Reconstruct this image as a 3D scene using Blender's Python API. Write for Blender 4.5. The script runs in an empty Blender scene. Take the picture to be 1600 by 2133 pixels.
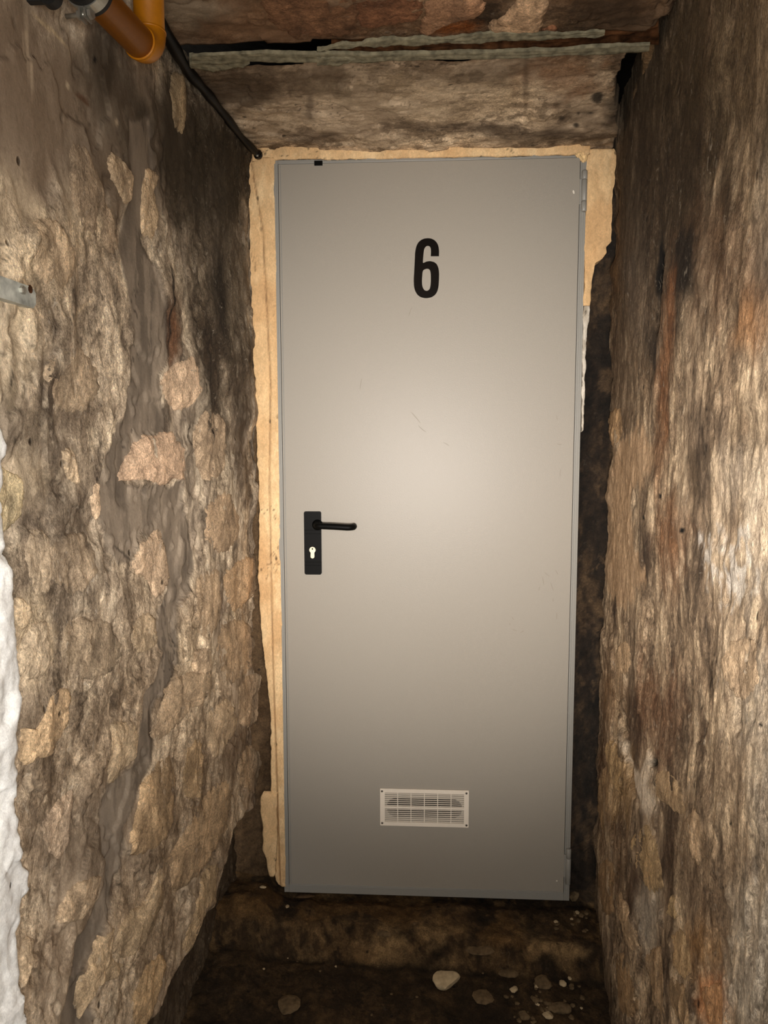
import bpy, bmesh, math, random
import numpy as np
from mathutils import Vector, Matrix, Euler

R = math.radians
C = bpy.context.scene.collection
random.seed(7)
rng = np.random.default_rng(7)

# ------------------------------------------------------------------ camera
F = 1500.0
YAW, PITCH, ROLL = R(3.01), R(-5.49), R(-0.12)
CAM = Vector((-0.014, -2.001, 1.324))
fw = Vector((-math.sin(YAW) * math.cos(PITCH), math.cos(YAW) * math.cos(PITCH), math.sin(PITCH)))
r0 = Vector((math.cos(YAW), math.sin(YAW), 0))
u0 = r0.cross(fw)
rt = math.cos(ROLL) * r0 + math.sin(ROLL) * u0
up = -math.sin(ROLL) * r0 + math.cos(ROLL) * u0
cam_data = bpy.data.cameras.new('camera')
cam = bpy.data.objects.new('camera', cam_data)
C.objects.link(cam)
cam_data.sensor_fit = 'VERTICAL'
cam_data.sensor_height = 24.0
cam_data.lens = 24.0 * F / 2133.0
cam_data.clip_start = 0.01
m = Matrix((rt, up, -fw)).transposed().to_4x4()
m.translation = CAM
cam.matrix_world = m
bpy.context.scene.camera = cam

# ------------------------------------------------------------------ world, lights, exposure
sc = bpy.context.scene
sc.view_settings.view_transform = 'Standard'
sc.view_settings.look = 'None'
sc.view_settings.gamma = 1.0
sc.view_settings.use_curve_mapping = False
sc.view_settings.exposure = 0.0
w = bpy.data.worlds.new('world')
sc.world = w
w.use_nodes = True
w.node_tree.nodes['Background'].inputs[0].default_value = (1.0, 0.93, 0.82, 1)
w.node_tree.nodes['Background'].inputs[1].default_value = 1.0


def lamp(name, kind, loc, target, energy, color, **kw):
    d = bpy.data.lights.new(name, kind)
    d.energy = energy
    d.color = color
    for k, v in kw.items():
        setattr(d, k, v)
    o = bpy.data.objects.new(name, d)
    o.location = loc
    o.rotation_euler = (Vector(target) - Vector(loc)).to_track_quat('-Z', 'Y').to_euler()
    C.objects.link(o)
    return o


# torch held by the camera, an added wide fill behind it, and an added side lamp that
# brightens the near end of the left wall
lamp('torch_lamp', 'SPOT', (0.03, -1.95, 1.16), (0.05, 0, 1.25), 150, (1.0, 0.925, 0.86),
     spot_size=R(66), spot_blend=1.0, shadow_soft_size=0.05)
lamp('corridor_fill', 'AREA', (-0.02, -2.12, 1.30), (0.0, 0, 1.15), 11.5, (1.0, 0.95, 0.90),
     shape='RECTANGLE', size=0.5, size_y=0.5)
lamp('side_fill', 'AREA', (0.40, -2.30, 1.0), (-0.66, -1.12, 0.80), 34, (0.96, 0.97, 1.0),
     shape='RECTANGLE', size=0.4, size_y=0.9, spread=R(75))


# ------------------------------------------------------------------ helpers


def lin(c):
    return tuple(((v / 255.0) / 12.92 if v / 255.0 <= 0.04045 else ((v / 255.0 + 0.055) / 1.055) ** 2.4) for v in c[:3])


def ray(px, py):
    return (fw + rt * ((px - 800.0) / F) - up * ((py - 1066.5) / F)).normalized()


def hit(px, py, o, n):
    d = ray(px, py)
    return CAM + d * ((Vector(o) - CAM).dot(Vector(n)) / d.dot(Vector(n)))


def aty(px, py, y=0.0):
    return hit(px, py, (0, y, 0), (0, 1, 0))


def atz(px, py, z):
    return hit(px, py, (0, 0, z), (0, 0, 1))


_T = rng.random((512, 512))


def vnoise(x, y, seed=0):
    x = np.asarray(x, float) + seed * 17.31
    y = np.asarray(y, float) + seed * 9.77
    xi = np.floor(x).astype(int); yi = np.floor(y).astype(int)
    fx = x - xi; fy = y - yi
    fx = fx * fx * fx * (fx * (fx * 6 - 15) + 10); fy = fy * fy * fy * (fy * (fy * 6 - 15) + 10)
    a = _T[xi & 511, yi & 511]; b = _T[(xi + 1) & 511, yi & 511]
    c = _T[xi & 511, (yi + 1) & 511]; d = _T[(xi + 1) & 511, (yi + 1) & 511]
    return (a * (1 - fx) + b * fx) * (1 - fy) + (c * (1 - fx) + d * fx) * fy


def fbm(x, y, sx, sy, octv=4, seed=0, gain=0.5):
    """about -1..1"""
    s = 0; amp = 1.0; tot = 0
    x = np.asarray(x, float); y = np.asarray(y, float)
    for i in range(octv):
        a = 0.6 * i
        X = (x * math.cos(a) * sx + y * math.sin(a) * sy) if i and sx == sy else x * sx
        Y = (-x * math.sin(a) * sx + y * math.cos(a) * sy) if i and sx == sy else y * sy
        s = s + amp * (vnoise(X, Y, seed + i * 3) * 2 - 1)
        tot += amp; amp *= gain; sx *= 2.03; sy *= 2.03
    return s / tot * 1.5


def sstep(a, b, x):
    t = np.clip((x - a) / (b - a), 0, 1)
    return t * t * (3 - 2 * t)


def poly_sd(x, y, P):
    """signed distance (inside negative)"""
    n = len(P)
    d = np.full(np.shape(x), 1e9)
    ins = np.zeros(np.shape(x), bool)
    for i in range(n):
        ax, ay = P[i]; bx, by = P[(i + 1) % n]
        ex, ey = bx - ax, by - ay
        t = np.clip(((x - ax) * ex + (y - ay) * ey) / (ex * ex + ey * ey + 1e-12), 0, 1)
        d = np.minimum(d, np.hypot(x - ax - t * ex, y - ay - t * ey))
        c = ((ay > y) != (by > y)) & (x < (bx - ax) * (y - ay) / ((by - ay) if by != ay else 1e-12) + ax)
        ins ^= c
    return np.where(ins, -d, d)


# materials ----------------------------------------------------------


def new_mat(name):
    mt = bpy.data.materials.new(name)
    mt.use_nodes = True
    nt = mt.node_tree
    return mt, nt, nt.nodes['Principled BSDF']


def simple(name, rgb, rough=0.5, metal=0.0, bump=0.0, bscale=200, var=0.0, spec=0.5):
    mt, nt, b = new_mat(name)
    c = lin(rgb)
    b.inputs['Roughness'].default_value = rough
    b.inputs['Metallic'].default_value = metal
    b.inputs['Specular IOR Level'].default_value = spec
    tc = nt.nodes.new('ShaderNodeTexCoord')
    nz = nt.nodes.new('ShaderNodeTexNoise')
    nz.inputs['Scale'].default_value = bscale
    nz.inputs['Detail'].default_value = 4
    nt.links.new(tc.outputs['Object'], nz.inputs['Vector'])
    rp = nt.nodes.new('ShaderNodeValToRGB')
    rp.color_ramp.elements[0].position = 0.3
    rp.color_ramp.elements[1].position = 0.7
    rp.color_ramp.elements[0].color = tuple(v * (1 - var) for v in c) + (1,)
    rp.color_ramp.elements[1].color = tuple(min(1, v * (1 + var)) for v in c) + (1,)
    nt.links.new(nz.outputs['Fac'], rp.inputs['Fac'])
    nt.links.new(rp.outputs['Color'], b.inputs['Base Color'])
    if bump:
        bp = nt.nodes.new('ShaderNodeBump')
        bp.inputs['Strength'].default_value = 1.0
        bp.inputs['Distance'].default_value = bump
        nt.links.new(nz.outputs['Fac'], bp.inputs['Height'])
        nt.links.new(bp.outputs['Normal'], b.inputs['Normal'])
    return mt


def masonry(name, stretch, bump=0.0022, fleck=0.5, rough=0.88):
    """colour attribute for the large stains, nodes for grain, pits, flecks and relief"""
    mt, nt, b = new_mat(name)
    N = nt.nodes.new; L = nt.links.new
    b.inputs['Roughness'].default_value = rough
    b.inputs['Specular IOR Level'].default_value = 0.25
    at = N('ShaderNodeAttribute'); at.attribute_name = 'Col'
    sm = N('ShaderNodeAttribute'); sm.attribute_name = 'rough_mask'
    tc = N('ShaderNodeTexCoord')
    mp = N('ShaderNodeMapping'); mp.inputs['Scale'].default_value = stretch
    L(tc.outputs['Object'], mp.inputs['Vector'])

    def noise(scale, det=5, rgh=0.6, dist=0.0, src=None):
        n = N('ShaderNodeTexNoise'); n.inputs['Scale'].default_value = scale
        n.inputs['Detail'].default_value = det; n.inputs['Roughness'].default_value = rgh
        n.inputs['Distortion'].default_value = dist
        L((src or mp).outputs[0], n.inputs['Vector'])
        return n

    def ramp(src, a, bb, ca=(0, 0, 0, 1), cb=(1, 1, 1, 1)):
        r = N('ShaderNodeValToRGB')
        r.color_ramp.elements[0].position = a; r.color_ramp.elements[1].position = bb
        r.color_ramp.elements[0].color = ca; r.color_ramp.elements[1].color = cb
        L(src, r.inputs['Fac'])
        return r

    def mix(kind, fac, a, c):
        x = N('ShaderNodeMix'); x.data_type = 'RGBA'; x.blend_type = kind
        if isinstance(fac, (int, float)):
            x.inputs[0].default_value = fac
        else:
            L(fac, x.inputs[0])
        for s, v in ((6, a), (7, c)):
            if isinstance(v, tuple):
                x.inputs[s].default_value = v
            else:
                L(v, x.inputs[s])
        return x.outputs[2]

    def mth(op, a, c):
        x = N('ShaderNodeMath'); x.operation = op
        for i, v in enumerate((a, c)):
            if isinstance(v, (int, float)):
                x.inputs[i].default_value = v
            else:
                L(v, x.inputs[i])
        return x.outputs[0]
    n1 = noise(38, 7, 0.72, 0.6)
    n2 = noise(120, 5, 0.7, 1.2)
    n3 = noise(16, 4, 0.6, 0.3)
    n4 = noise(340, 3, 0.75, 0.5)
    g4 = ramp(n4.outputs['Fac'], 0.36, 0.64, (0.62, 0.60, 0.58, 1), (1.42, 1.41, 1.39, 1))
    g1 = ramp(n1.outputs['Fac'], 0.34, 0.68, (0.56, 0.53, 0.49, 1), (1.85, 1.85, 1.78, 1))
    g2 = ramp(n2.outputs['Fac'], 0.35, 0.66, (0.62, 0.60, 0.57, 1), (1.5, 1.48, 1.45, 1))
    rmask = sm.outputs['Fac']
    col = mix('MULTIPLY', mth('MULTIPLY', rmask, 0.85), at.outputs['Color'], g1.outputs['Color'])
    col = mix('MULTIPLY', mth('ADD', mth('MULTIPLY', rmask, 0.75), 0.12), col, g2.outputs['Color'])
    col = mix('MULTIPLY', mth('ADD', mth('MULTIPLY', rmask, 0.8), 0.08), col, g4.outputs['Color'])
    # pale lime flecks: thin curved ridges of plaster
    fl = ramp(noise(55, 3, 0.55, 2.2).outputs['Fac'], 0.60, 0.68)
    cl = ramp(n3.outputs['Fac'], 0.42, 0.62)
    ffac = mth('MULTIPLY', mth('MULTIPLY', fl.outputs['Color'], cl.outputs['Color']), mth('MULTIPLY', rmask, fleck))
    col = mix('MIX', ffac, col, mix('SCREEN', 0.75, at.outputs['Color'], (0.34, 0.29, 0.22, 1)))
    # small holes
    vo = N('ShaderNodeTexVoronoi'); vo.inputs['Scale'].default_value = 26
    L(mp.outputs[0], vo.inputs['Vector'])
    pit = ramp(vo.outputs['Distance'], 0.05, 0.13, (1, 1, 1, 1), (0, 0, 0, 1))
    sel = ramp(vo.outputs['Color'], 0.70, 0.74)
    pf = mth('MULTIPLY', pit.outputs['Color'], sel.outputs['Color'])
    col = mix('MIX', mth('MULTIPLY', pf, 0.75), col, (0.012, 0.009, 0.006, 1))
    L(col, b.inputs['Base Color'])
    h = mth('ADD', mth('MULTIPLY', n1.outputs['Fac'], 1.0), mth('MULTIPLY', n2.outputs['Fac'], 0.50))
    h = mth('ADD', h, mth('MULTIPLY', n4.outputs['Fac'], 0.16))
    h = mth('ADD', h, mth('MULTIPLY', fl.outputs['Color'], 0.12))
    h = mth('MULTIPLY', h, mth('ADD', mth('MULTIPLY', rmask, 0.9), 0.10))
    h = mth('SUBTRACT', h, mth('MULTIPLY', pf, 0.8))
    bp = N('ShaderNodeBump'); bp.inputs['Strength'].default_value = 1.0
    bp.inputs['Distance'].default_value = bump * 2.0
    L(h, bp.inputs['Height']); L(bp.outputs['Normal'], b.inputs['Normal'])
    return mt


M = {
    'wall': masonry('rubble_masonry', (1, 1.0, 0.78), 0.0026, 0.85),
    'streaky': masonry('streaked_masonry', (1, 1.0, 0.62), 0.0026, 0.85),
    'ceil': masonry('sooty_ceiling_plaster', (0.7, 1, 1), 0.0016, 0.35),
    'soil': masonry('damp_soil', (1, 1, 1), 0.0030, 0.10),
    'foam': masonry('cream_mortar', (1, 1, 0.6), 0.0006, 0.15, 0.75),
    'lime': masonry('white_daylit_plaster', (1, 1, 1), 0.0012, 0.2, 0.9),
    'door': simple('grey_painted_steel', (154, 148, 137), 0.42, 0, 0.00022, 420, 0.03, 0.35),
    'frame': simple('grey_frame_paint', (146, 144, 137), 0.38, 0, 0.00008, 300, 0.03, 0.4),
    'seal': simple('dark_gap_rubber', (30, 28, 25), 0.8),
    'blackp': simple('black_plastic', (5, 5, 4), 0.55, 0, 0.00003, 300, 0.1, 0.12),
    'decal': simple('gloss_black_vinyl', (9, 8, 8), 0.16, 0, 0, 300, 0.2, 0.5),
    'brass': simple('pale_nickel', (240, 228, 200), 0.30, 0.35, 0, 100, 0.05, 0.6),
    'white': simple('white_plastic', (232, 222, 206), 0.4, 0, 0, 100, 0.02),
    'screw': simple('grey_screw_steel', (96, 90, 82), 0.4, 0.6, 0, 100, 0.1),
    'orange': simple('orange_pipe_paint', (172, 108, 8), 0.42, 0, 0.00006, 160, 0.07, 0.4),
    'rubber': simple('black_rubber', (16, 15, 14), 0.6),
    'zinc': simple('zinc_plated_steel', (176, 174, 164), 0.33, 0.8, 0.0001, 90, 0.15),
    'galv': simple('old_galvanised_steel', (178, 180, 170), 0.5, 0.25, 0.0007, 60, 0.45),
    'rust': simple('rusted_steel', (84, 54, 32), 0.9, 0.0, 0.004, 45, 0.7, 0.1),
    'flake': simple('flaking_grey_paint', (130, 124, 102), 0.75, 0.0, 0.003, 60, 0.5, 0.15),
    'cable': simple('black_cable_sheath', (7, 6, 6), 0.5, 0, 0.0004, 60, 0.2, 0.2),
    'void': simple('dark_void_black', (14, 11, 9), 0.95, 0, 0.004, 30, 0.5, 0.1),
    'scuff': simple('scuff_grey', (142, 135, 123), 0.7),
    'chip': simple('bare_primer', (225, 218, 204), 0.6),
    'wood': simple('old_splinter_wood', (96, 72, 44), 0.8, 0, 0.0004, 150, 0.3),
    'gravel': simple('dusty_rubble', (96, 80, 58), 0.9, 0, 0.0012, 90, 0.4, 0.2),
    'pale': simple('pale_limestone', (178, 160, 128), 0.85, 0, 0.0012, 70, 0.22, 0.2),
}


# object helpers ------------------------------------------------------
def tag(o, label=None, cat=None, group=None, kind=None):
    if label: o['label'] = label
    if cat: o['category'] = cat
    if group: o['group'] = group
    if kind: o['kind'] = kind
    return o


def empty(name, loc, **kw):
    o = bpy.data.objects.new(name, None)
    o.empty_display_size = 0.05
    o.location = loc
    C.objects.link(o)
    tag(o, **kw)
    return o


def link(name, me, mat, parent=None, smooth=False):
    """me is in world coordinates; parents are unrotated empties or meshes at the origin"""
    if smooth:
        me.shade_smooth()
    me.materials.append(mat)
    o = bpy.data.objects.new(name, me)
    C.objects.link(o)
    if parent is not None:
        o.parent = parent
        off = Vector((0, 0, 0)); p = parent
        while p is not None:
            off += p.location; p = p.parent
        o.location = -off
    return o


def from_bm(name, bm, mat, parent=None, smooth=False):
    bmesh.ops.recalc_face_normals(bm, faces=bm.faces)
    me = bpy.data.meshes.new(name)
    bm.to_mesh(me); bm.free()
    return link(name, me, mat, parent, smooth)


def grid_mesh(name, P, cols=None, rough=None):
    nu, nv = P.shape[:2]
    me = bpy.data.meshes.new(name)
    idx = np.arange(nu * nv).reshape(nu, nv)
    q = np.stack([idx[:-1, :-1], idx[1:, :-1], idx[1:, 1:], idx[:-1, 1:]], -1).reshape(-1, 4)
    me.vertices.add(nu * nv)
    me.vertices.foreach_set('co', P.reshape(-1).astype(np.float32))
    me.loops.add(q.size)
    me.loops.foreach_set('vertex_index', q.reshape(-1).astype(np.int32))
    me.polygons.add(len(q))
    me.polygons.foreach_set('loop_start', (np.arange(len(q)) * 4).astype(np.int32))
    me.polygons.foreach_set('loop_total', np.full(len(q), 4, np.int32))
    me.update(calc_edges=True)
    set_cols(me, cols, rough)
    return me


def set_cols(me, cols, rough):
    n = len(me.vertices)
    if cols is not None:
        a = me.color_attributes.new('Col', 'FLOAT_COLOR', 'POINT')
        c4 = np.ones((n, 4), np.float32); c4[:, :3] = cols.reshape(-1, 3)
        a.data.foreach_set('color', c4.reshape(-1))
    if rough is not None:
        a = me.attributes.new('rough_mask', 'FLOAT', 'POINT')
        a.data.foreach_set('value', rough.reshape(-1).astype(np.float32))


def box(bm, lo, hi, bev=0.0):
    g = bmesh.ops.create_cube(bm, size=1)
    lo = Vector(lo); hi = Vector(hi)
    for v in g['verts']:
        v.co = Vector([(lo[i] + hi[i]) / 2 + v.co[i] * (hi[i] - lo[i]) for i in range(3)])
    if bev:
        es = list({e for v in g['verts'] for e in v.link_edges})
        bmesh.ops.bevel(bm, geom=es, offset=bev, segments=2, affect='EDGES', profile=0.5)


def tube(bm, pts, rad, n=20, caps=True):
    pts = [Vector(p) for p in pts]
    rads = rad if isinstance(rad, (list, tuple)) else [rad] * len(pts)
    rings = []
    t0 = (pts[1] - pts[0]).normalized()
    a = t0.orthogonal().normalized()
    for i, p in enumerate(pts):
        if i == 0: t = (pts[1] - p)
        elif i == len(pts) - 1: t = (p - pts[i - 1])
        else: t = (pts[i + 1] - pts[i - 1])
        t.normalize()
        a = (a - t * a.dot(t)).normalized()
        b = t.cross(a)
        rings.append([bm.verts.new(p + (a * math.cos(2 * math.pi * k / n) + b * math.sin(2 * math.pi * k / n)) * rads[i]) for k in range(n)])
    for i in range(len(rings) - 1):
        for k in range(n):
            bm.faces.new((rings[i][k], rings[i][(k + 1) % n], rings[i + 1][(k + 1) % n], rings[i + 1][k]))
    if caps:
        bm.faces.new(rings[0][::-1]); bm.faces.new(rings[-1])


def plate(bm, outer, y0, y1, holes=()):
    """outline(s) in (x, z), extruded from y0 (front) to y1"""
    edges = []
    for loop in [outer] + list(holes):
        vs = [bm.verts.new((x, y0, z)) for x, z in loop]
        edges += [bm.edges.new((vs[i], vs[(i + 1) % len(vs)])) for i in range(len(vs))]
    r = bmesh.ops.triangle_fill(bm, use_beauty=True, use_dissolve=False, edges=edges, normal=(0, -1, 0))
    fs = [f for f in r['geom'] if isinstance(f, bmesh.types.BMFace)]
    e = bmesh.ops.extrude_face_region(bm, geom=fs)
    for v in [v for v in e['geom'] if isinstance(v, bmesh.types.BMVert)]:
        v.co.y = y1


def rrect(x0, z0, x1, z1, r, n=5):
    out = []
    for cx, cz, a0 in ((x1 - r, z1 - r, 0), (x0 + r, z1 - r, 90), (x0 + r, z0 + r, 180), (x1 - r, z0 + r, 270)):
        for k in range(n + 1):
            a = R(a0 + 90 * k / n)
            out.append((cx + r * math.cos(a), cz + r * math.sin(a)))
    return out


class Surf:
    """a plane with axes u, v and a normal towards the corridor"""
    def __init__(s, O, U, V, inside):
        s.O = Vector(O); s.U = Vector(U).normalized(); V = Vector(V)
        s.V = (V - s.U * V.dot(s.U)).normalized()
        s.N = s.U.cross(s.V)
        if s.N.dot(Vector(inside) - s.O) < 0: s.N = -s.N
        s.h = lambda u, v: np.zeros(np.shape(u))

    def uv(s, px, py):
        p = hit(px, py, s.O, s.N) - s.O
        return p.dot(s.U), p.dot(s.V)

    def pts(s, u, v, h):
        O, U, V, N = (np.array(a) for a in (s.O, s.U, s.V, s.N))
        return O + u[..., None] * U + v[..., None] * V + h[..., None] * N

    def poly(s, P):
        return [s.uv(*p) for p in P]


def blob(S, u, v, px, py, rx, ry, rot=0, soft=0.45, seed=1, warp=0.35, wf=14):
    c, sn = math.cos(R(rot)), math.sin(R(rot))
    a = np.array(S.uv(px, py))
    e1 = np.array(S.uv(px + rx * c, py + rx * sn)) - a
    e2 = np.array(S.uv(px - ry * sn, py + ry * c)) - a
    Mx = np.linalg.inv(np.stack([e1, e2], 1))
    du, dv = u - a[0], v - a[1]
    x = Mx[0, 0] * du + Mx[0, 1] * dv; y = Mx[1, 0] * du + Mx[1, 1] * dv
    d = np.sqrt(x * x + y * y)
    near = d < 2.2
    out = np.zeros(np.shape(u))
    dn = d[near] + warp * fbm(u[near], v[near], wf, wf * 0.7, 4, seed, 0.6)
    out[near] = 1 - sstep(1 - soft, 1 + soft, dn)
    return out


def polymask(S, u, v, P, soft=0.006, warp=0.012, seed=3, wf=25):
    Q = S.poly(P)
    qa = np.array(Q); lo = qa.min(0) - 0.06; hi = qa.max(0) + 0.06
    near = (u > lo[0]) & (u < hi[0]) & (v > lo[1]) & (v < hi[1])
    out = np.zeros(np.shape(u))
    sd = poly_sd(u[near], v[near], Q) + warp * fbm(u[near], v[near], wf, wf * 0.7, 4, seed, 0.6)
    out[near] = 1 - sstep(-soft, soft, sd)
    return out


def over(col, mask, rgb):
    return col + (np.array(lin(rgb)) - col) * mask[..., None]


# ------------------------------------------------------------------ layout of the shell
ZC = aty(530, 318).z                        # ceiling height
ZF, ZT = -0.085, -0.018                     # floor and threshold
Lt0, Lt1 = aty(524, 318), atz(345, 70, ZC)
Lb0 = atz(505, 1905, ZT)
Rt0, Rt1 = aty(1288, 300), atz(1392, 60, ZC)
Rb0 = atz(1236, 1890, ZT)
print('ZC', ZC, 'L', Lt0, Lt1, Lb0, 'R', Rt0, Rt1, Rb0)
print('Lfloor', atz(482, 2122, ZF), 'Rfloor', atz(1257, 2122, ZF))
UL = (Lt1 - Lt0); UL.z = 0
UR = (Rt1 - Rt0); UR.z = 0
VL = Lt0 - (Lb0 - UL * (Lb0.y - Lt0.y) / UL.y); 
VR = Rt0 - (Rb0 - UR * (Rb0.y - Rt0.y) / UR.y)
SL = Surf(Lt0 - VL, UL, VL, (0, -1, 1))
SR = Surf(Rt0 - VR, UR, VR, (0, -1, 1))
SC = Surf((0, 0, ZC), (1, 0, 0), (0, -1, 0), (0, -1, 1))


def uaxis(u0, u1, fine, coarse_to, coarse=0.04):
    a = np.arange(u0, u1, fine)
    b = np.arange(u1, coarse_to, coarse)
    return np.concatenate([a, b])


# ------------------------------------------------------------------ left wall
MORTAR_L = [(272, 250), (318, 245), (325, 330), (328, 400), (300, 500), (330, 560), (345, 620), (352, 740), (335, 800), (345, 850),
            (350, 900), (300, 915), (266, 1000), (300, 1012), (350, 1012), (385, 1005), (378, 1050), (395, 1100), (402, 1180), (392, 1225),
            (368, 1265), (366, 1330), (368, 1380), (345, 1420), (322, 1470), (312, 1500), (312, 1595), (293, 1625),
            (280, 1680), (262, 1730), (262, 1790), (245, 1850), (240, 1890), (205, 1960), (182, 2020), (200, 2133), (135, 2133), (150, 2040),
            (165, 1965), (200, 1890), (225, 1840), (218, 1790), (214, 1690), (230, 1640), (275, 1595), (288, 1530), (298, 1450), (320, 1400),
            (335, 1360), (325, 1320), (335, 1280), (355, 1230), (355, 1190), (345, 1120), (300, 1115), (285, 1165), (255, 1170), (228, 1140),
            (222, 1060), (228, 950), (265, 880), (285, 780), (285, 700), (275, 600), (262, 520), (275, 400), (268, 330)]
STONE_L = [
    ([(372, 752), (392, 745), (408, 780), (402, 840), (370, 852), (345, 830), (335, 790)], (176, 146, 122)),
    ([(262, 1003), (272, 955), (300, 912), (330, 903), (370, 906), (386, 985), (362, 1000), (340, 1012), (300, 1000)], (196, 158, 132)),
    ([(282, 1165), (300, 1125), (335, 1108), (350, 1130), (362, 1180), (350, 1222), (330, 1245), (310, 1205), (285, 1192)], (186, 156, 130)),
    ([(125, 935), (147, 938), (158, 985), (162, 1005), (145, 1000), (130, 970)], (206, 180, 148)),
    ([(-30, 960), (35, 985), (52, 1030), (38, 1095), (-30, 1110)], (214, 196, 150)),
    ([(14, 1265), (30, 1240), (50, 1275), (38, 1310), (20, 1300)], (196, 172, 140)),
    ([(25, 1365), (45, 1310), (80, 1290), (88, 1350), (80, 1405), (28, 1410)], (196, 176, 150)),
    ([(272, 1312), (300, 1278), (325, 1290), (326, 1338), (292, 1360), (270, 1338)], (180, 156, 126)),
    ([(470, 1192), (500, 1167), (533, 1162), (533, 1232), (492, 1275), (470, 1240)], (182, 144, 106)),
    ([(200, 1010), (214, 1014), (221, 1060), (215, 1082), (204, 1052)], (196, 166, 138)),
    ([(398, 1362), (425, 1350), (432, 1395), (402, 1402)], (182, 154, 126)),
    ([(30, 1548), (34, 1515), (60, 1520), (100, 1440), (136, 1445), (131, 1530), (96, 1572), (64, 1580), (42, 1592)], (190, 154, 112)),
    ([(224, 1520), (240, 1500), (275, 1510), (283, 1560), (266, 1600), (236, 1630), (222, 1600)], (196, 170, 136)),
    ([(92, 1720), (130, 1670), (158, 1652), (150, 1720), (135, 1785), (110, 1778)], (176, 150, 128)),
    ([(318, 1592), (352, 1575), (356, 1700), (345, 1742), (282, 1780), (268, 1760), (284, 1690), (295, 1625)], (176, 140, 98)),
    ([(385, 1562), (415, 1540), (422, 1600), (410, 1658), (390, 1665), (375, 1622)], (172, 138, 96)),
    ([(432, 1500), (450, 1470), (470, 1450), (490, 1500), (480, 1540), (452, 1580), (434, 1570)], (184, 156, 124)),
    ([(325, 1490), (340, 1432), (375, 1405), (430, 1402), (430, 1450), (392, 1480), (352, 1520), (317, 1532)], (178, 150, 120)),
    ([(495, 1580), (530, 1552), (543, 1600), (530, 1650), (500, 1640)], (166, 138, 108)),
    ([(500, 1422), (540, 1405), (543, 1480), (520, 1520), (496, 1490)], (170, 140, 110)),
    ([(372, 1760), (402, 1682), (440, 1640), (476, 1622), (476, 1690), (456, 1750), (430, 1798), (400, 1838), (362, 1858), (352, 1800)], (174, 142, 106)),
    ([(300, 1878), (328, 1800), (342, 1850), (332, 1918), (292, 1968), (262, 2000), (232, 1990), (240, 1945), (270, 1900)], (172, 146, 112)),
    ([(200, 2060), (178, 2120), (176, 2050), (208, 1958), (235, 1930), (232, 1995), (255, 2010), (236, 2040)], (180, 152, 116)),
    ([(386, 1980), (396, 1920), (420, 1835), (448, 1792), (454, 1848), (432, 1918), (402, 1984)], (178, 150, 112)),
    ([(272, 2082), (292, 2020), (328, 1990), (346, 2002), (322, 2078), (302, 2140), (272, 2140)], (186, 150, 104)),
    ([(42, 2030), (60, 1960), (76, 1962), (62, 2020), (46, 2058)], (176, 150, 120)),
    ([(140, 1862), (188, 1822), (212, 1835), (196, 1880), (165, 1918), (122, 1922)], (168, 142, 114)),
    ([(302, 400), (312, 352), (334, 360), (330, 400), (326, 488), (304, 488)], (168, 142, 110)),
    ([(226, 342), (244, 320), (273, 370), (272, 418), (256, 424)], (158, 134, 106)),
    ([(378, 152), (398, 168), (395, 268), (385, 282), (370, 240)], (120, 98, 66)),
    ([(162, 300), (200, 330), (225, 420), (250, 520), (205, 500), (150, 420)], (132, 112, 92)),
    ([(60, 480), (110, 460), (150, 540), (120, 600), (70, 580)], (170, 146, 118)),
    ([(90, 760), (160, 720), (215, 780), (190, 850), (110, 850)], (150, 130, 108)),
    ([(405, 900), (430, 850), (462, 880), (455, 980), (420, 1000)], (140, 116, 94)),
    ([(420, 1050), (470, 1030), (500, 1100), (470, 1150), (428, 1130)], (150, 122, 96)),
    ([(410, 1200), (455, 1190), (458, 1290), (420, 1330), (400, 1270)], (160, 132, 104)),
    ([(100, 1130), (180, 1110), (200, 1190), (150, 1240), (95, 1210)], (132, 114, 96)),
    ([(130, 1290), (230, 1300), (240, 1390), (160, 1410), (120, 1350)], (138, 120, 100)),
    ([(450, 1330), (490, 1290), (530, 1310), (525, 1390), (470, 1420)], (158, 128, 98)),
    ([(55, 1120), (85, 1105), (95, 1200), (70, 1240), (48, 1190)], (150, 132, 112)),
]


def base_cols(u, v, seed, c_dark, c_mid, c_light, su=9, sv=6):
    a = fbm(u, v, su, sv, 6, seed, 0.62)
    b = fbm(u, v, su * 4, sv * 3, 5, seed + 5, 0.65)
    t = np.clip(0.5 + 0.42 * a + 0.33 * b, 0, 1)
    cd, cm, cl = (np.array(lin(c)) for c in (c_dark, c_mid, c_light))
    k = t[..., None]
    col = np.where(k < 0.5, cd + (cm - cd) * (k * 2), cm + (cl - cm) * (k * 2 - 1))
    # flaked patches and hair cracks
    cl = sstep(-0.1, 0.35, fbm(u, v, su * 0.8, sv * 0.8, 3, seed + 9))
    pf = sstep(0.16, 0.24, fbm(u, v, su * 3.2, sv * 2.4, 5, seed + 11, 0.7)) * cl
    col = col + (cl_hi(np.array(lin(c_light))) - col) * (0.5 * pf)[..., None]
    df = sstep(0.30, 0.38, fbm(u, v, su * 3.6, sv * 2.2, 5, seed + 13, 0.7)) * (1 - cl * 0.6)
    col = col + (np.array(lin(c_dark)) - col) * (0.6 * df)[..., None]
    ck = 1 - np.abs(fbm(u, v, su * 1.4, sv * 1.0, 5, seed + 15, 0.6))
    ck = sstep(0.985, 0.998, ck) * sstep(0.0, 0.3, fbm(u, v, su * 0.7, sv * 0.7, 2, seed + 17))
    return col * (1 - 0.75 * ck)[..., None]


def cl_hi(c):
    return np.minimum(1, c * 1.08)


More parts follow.
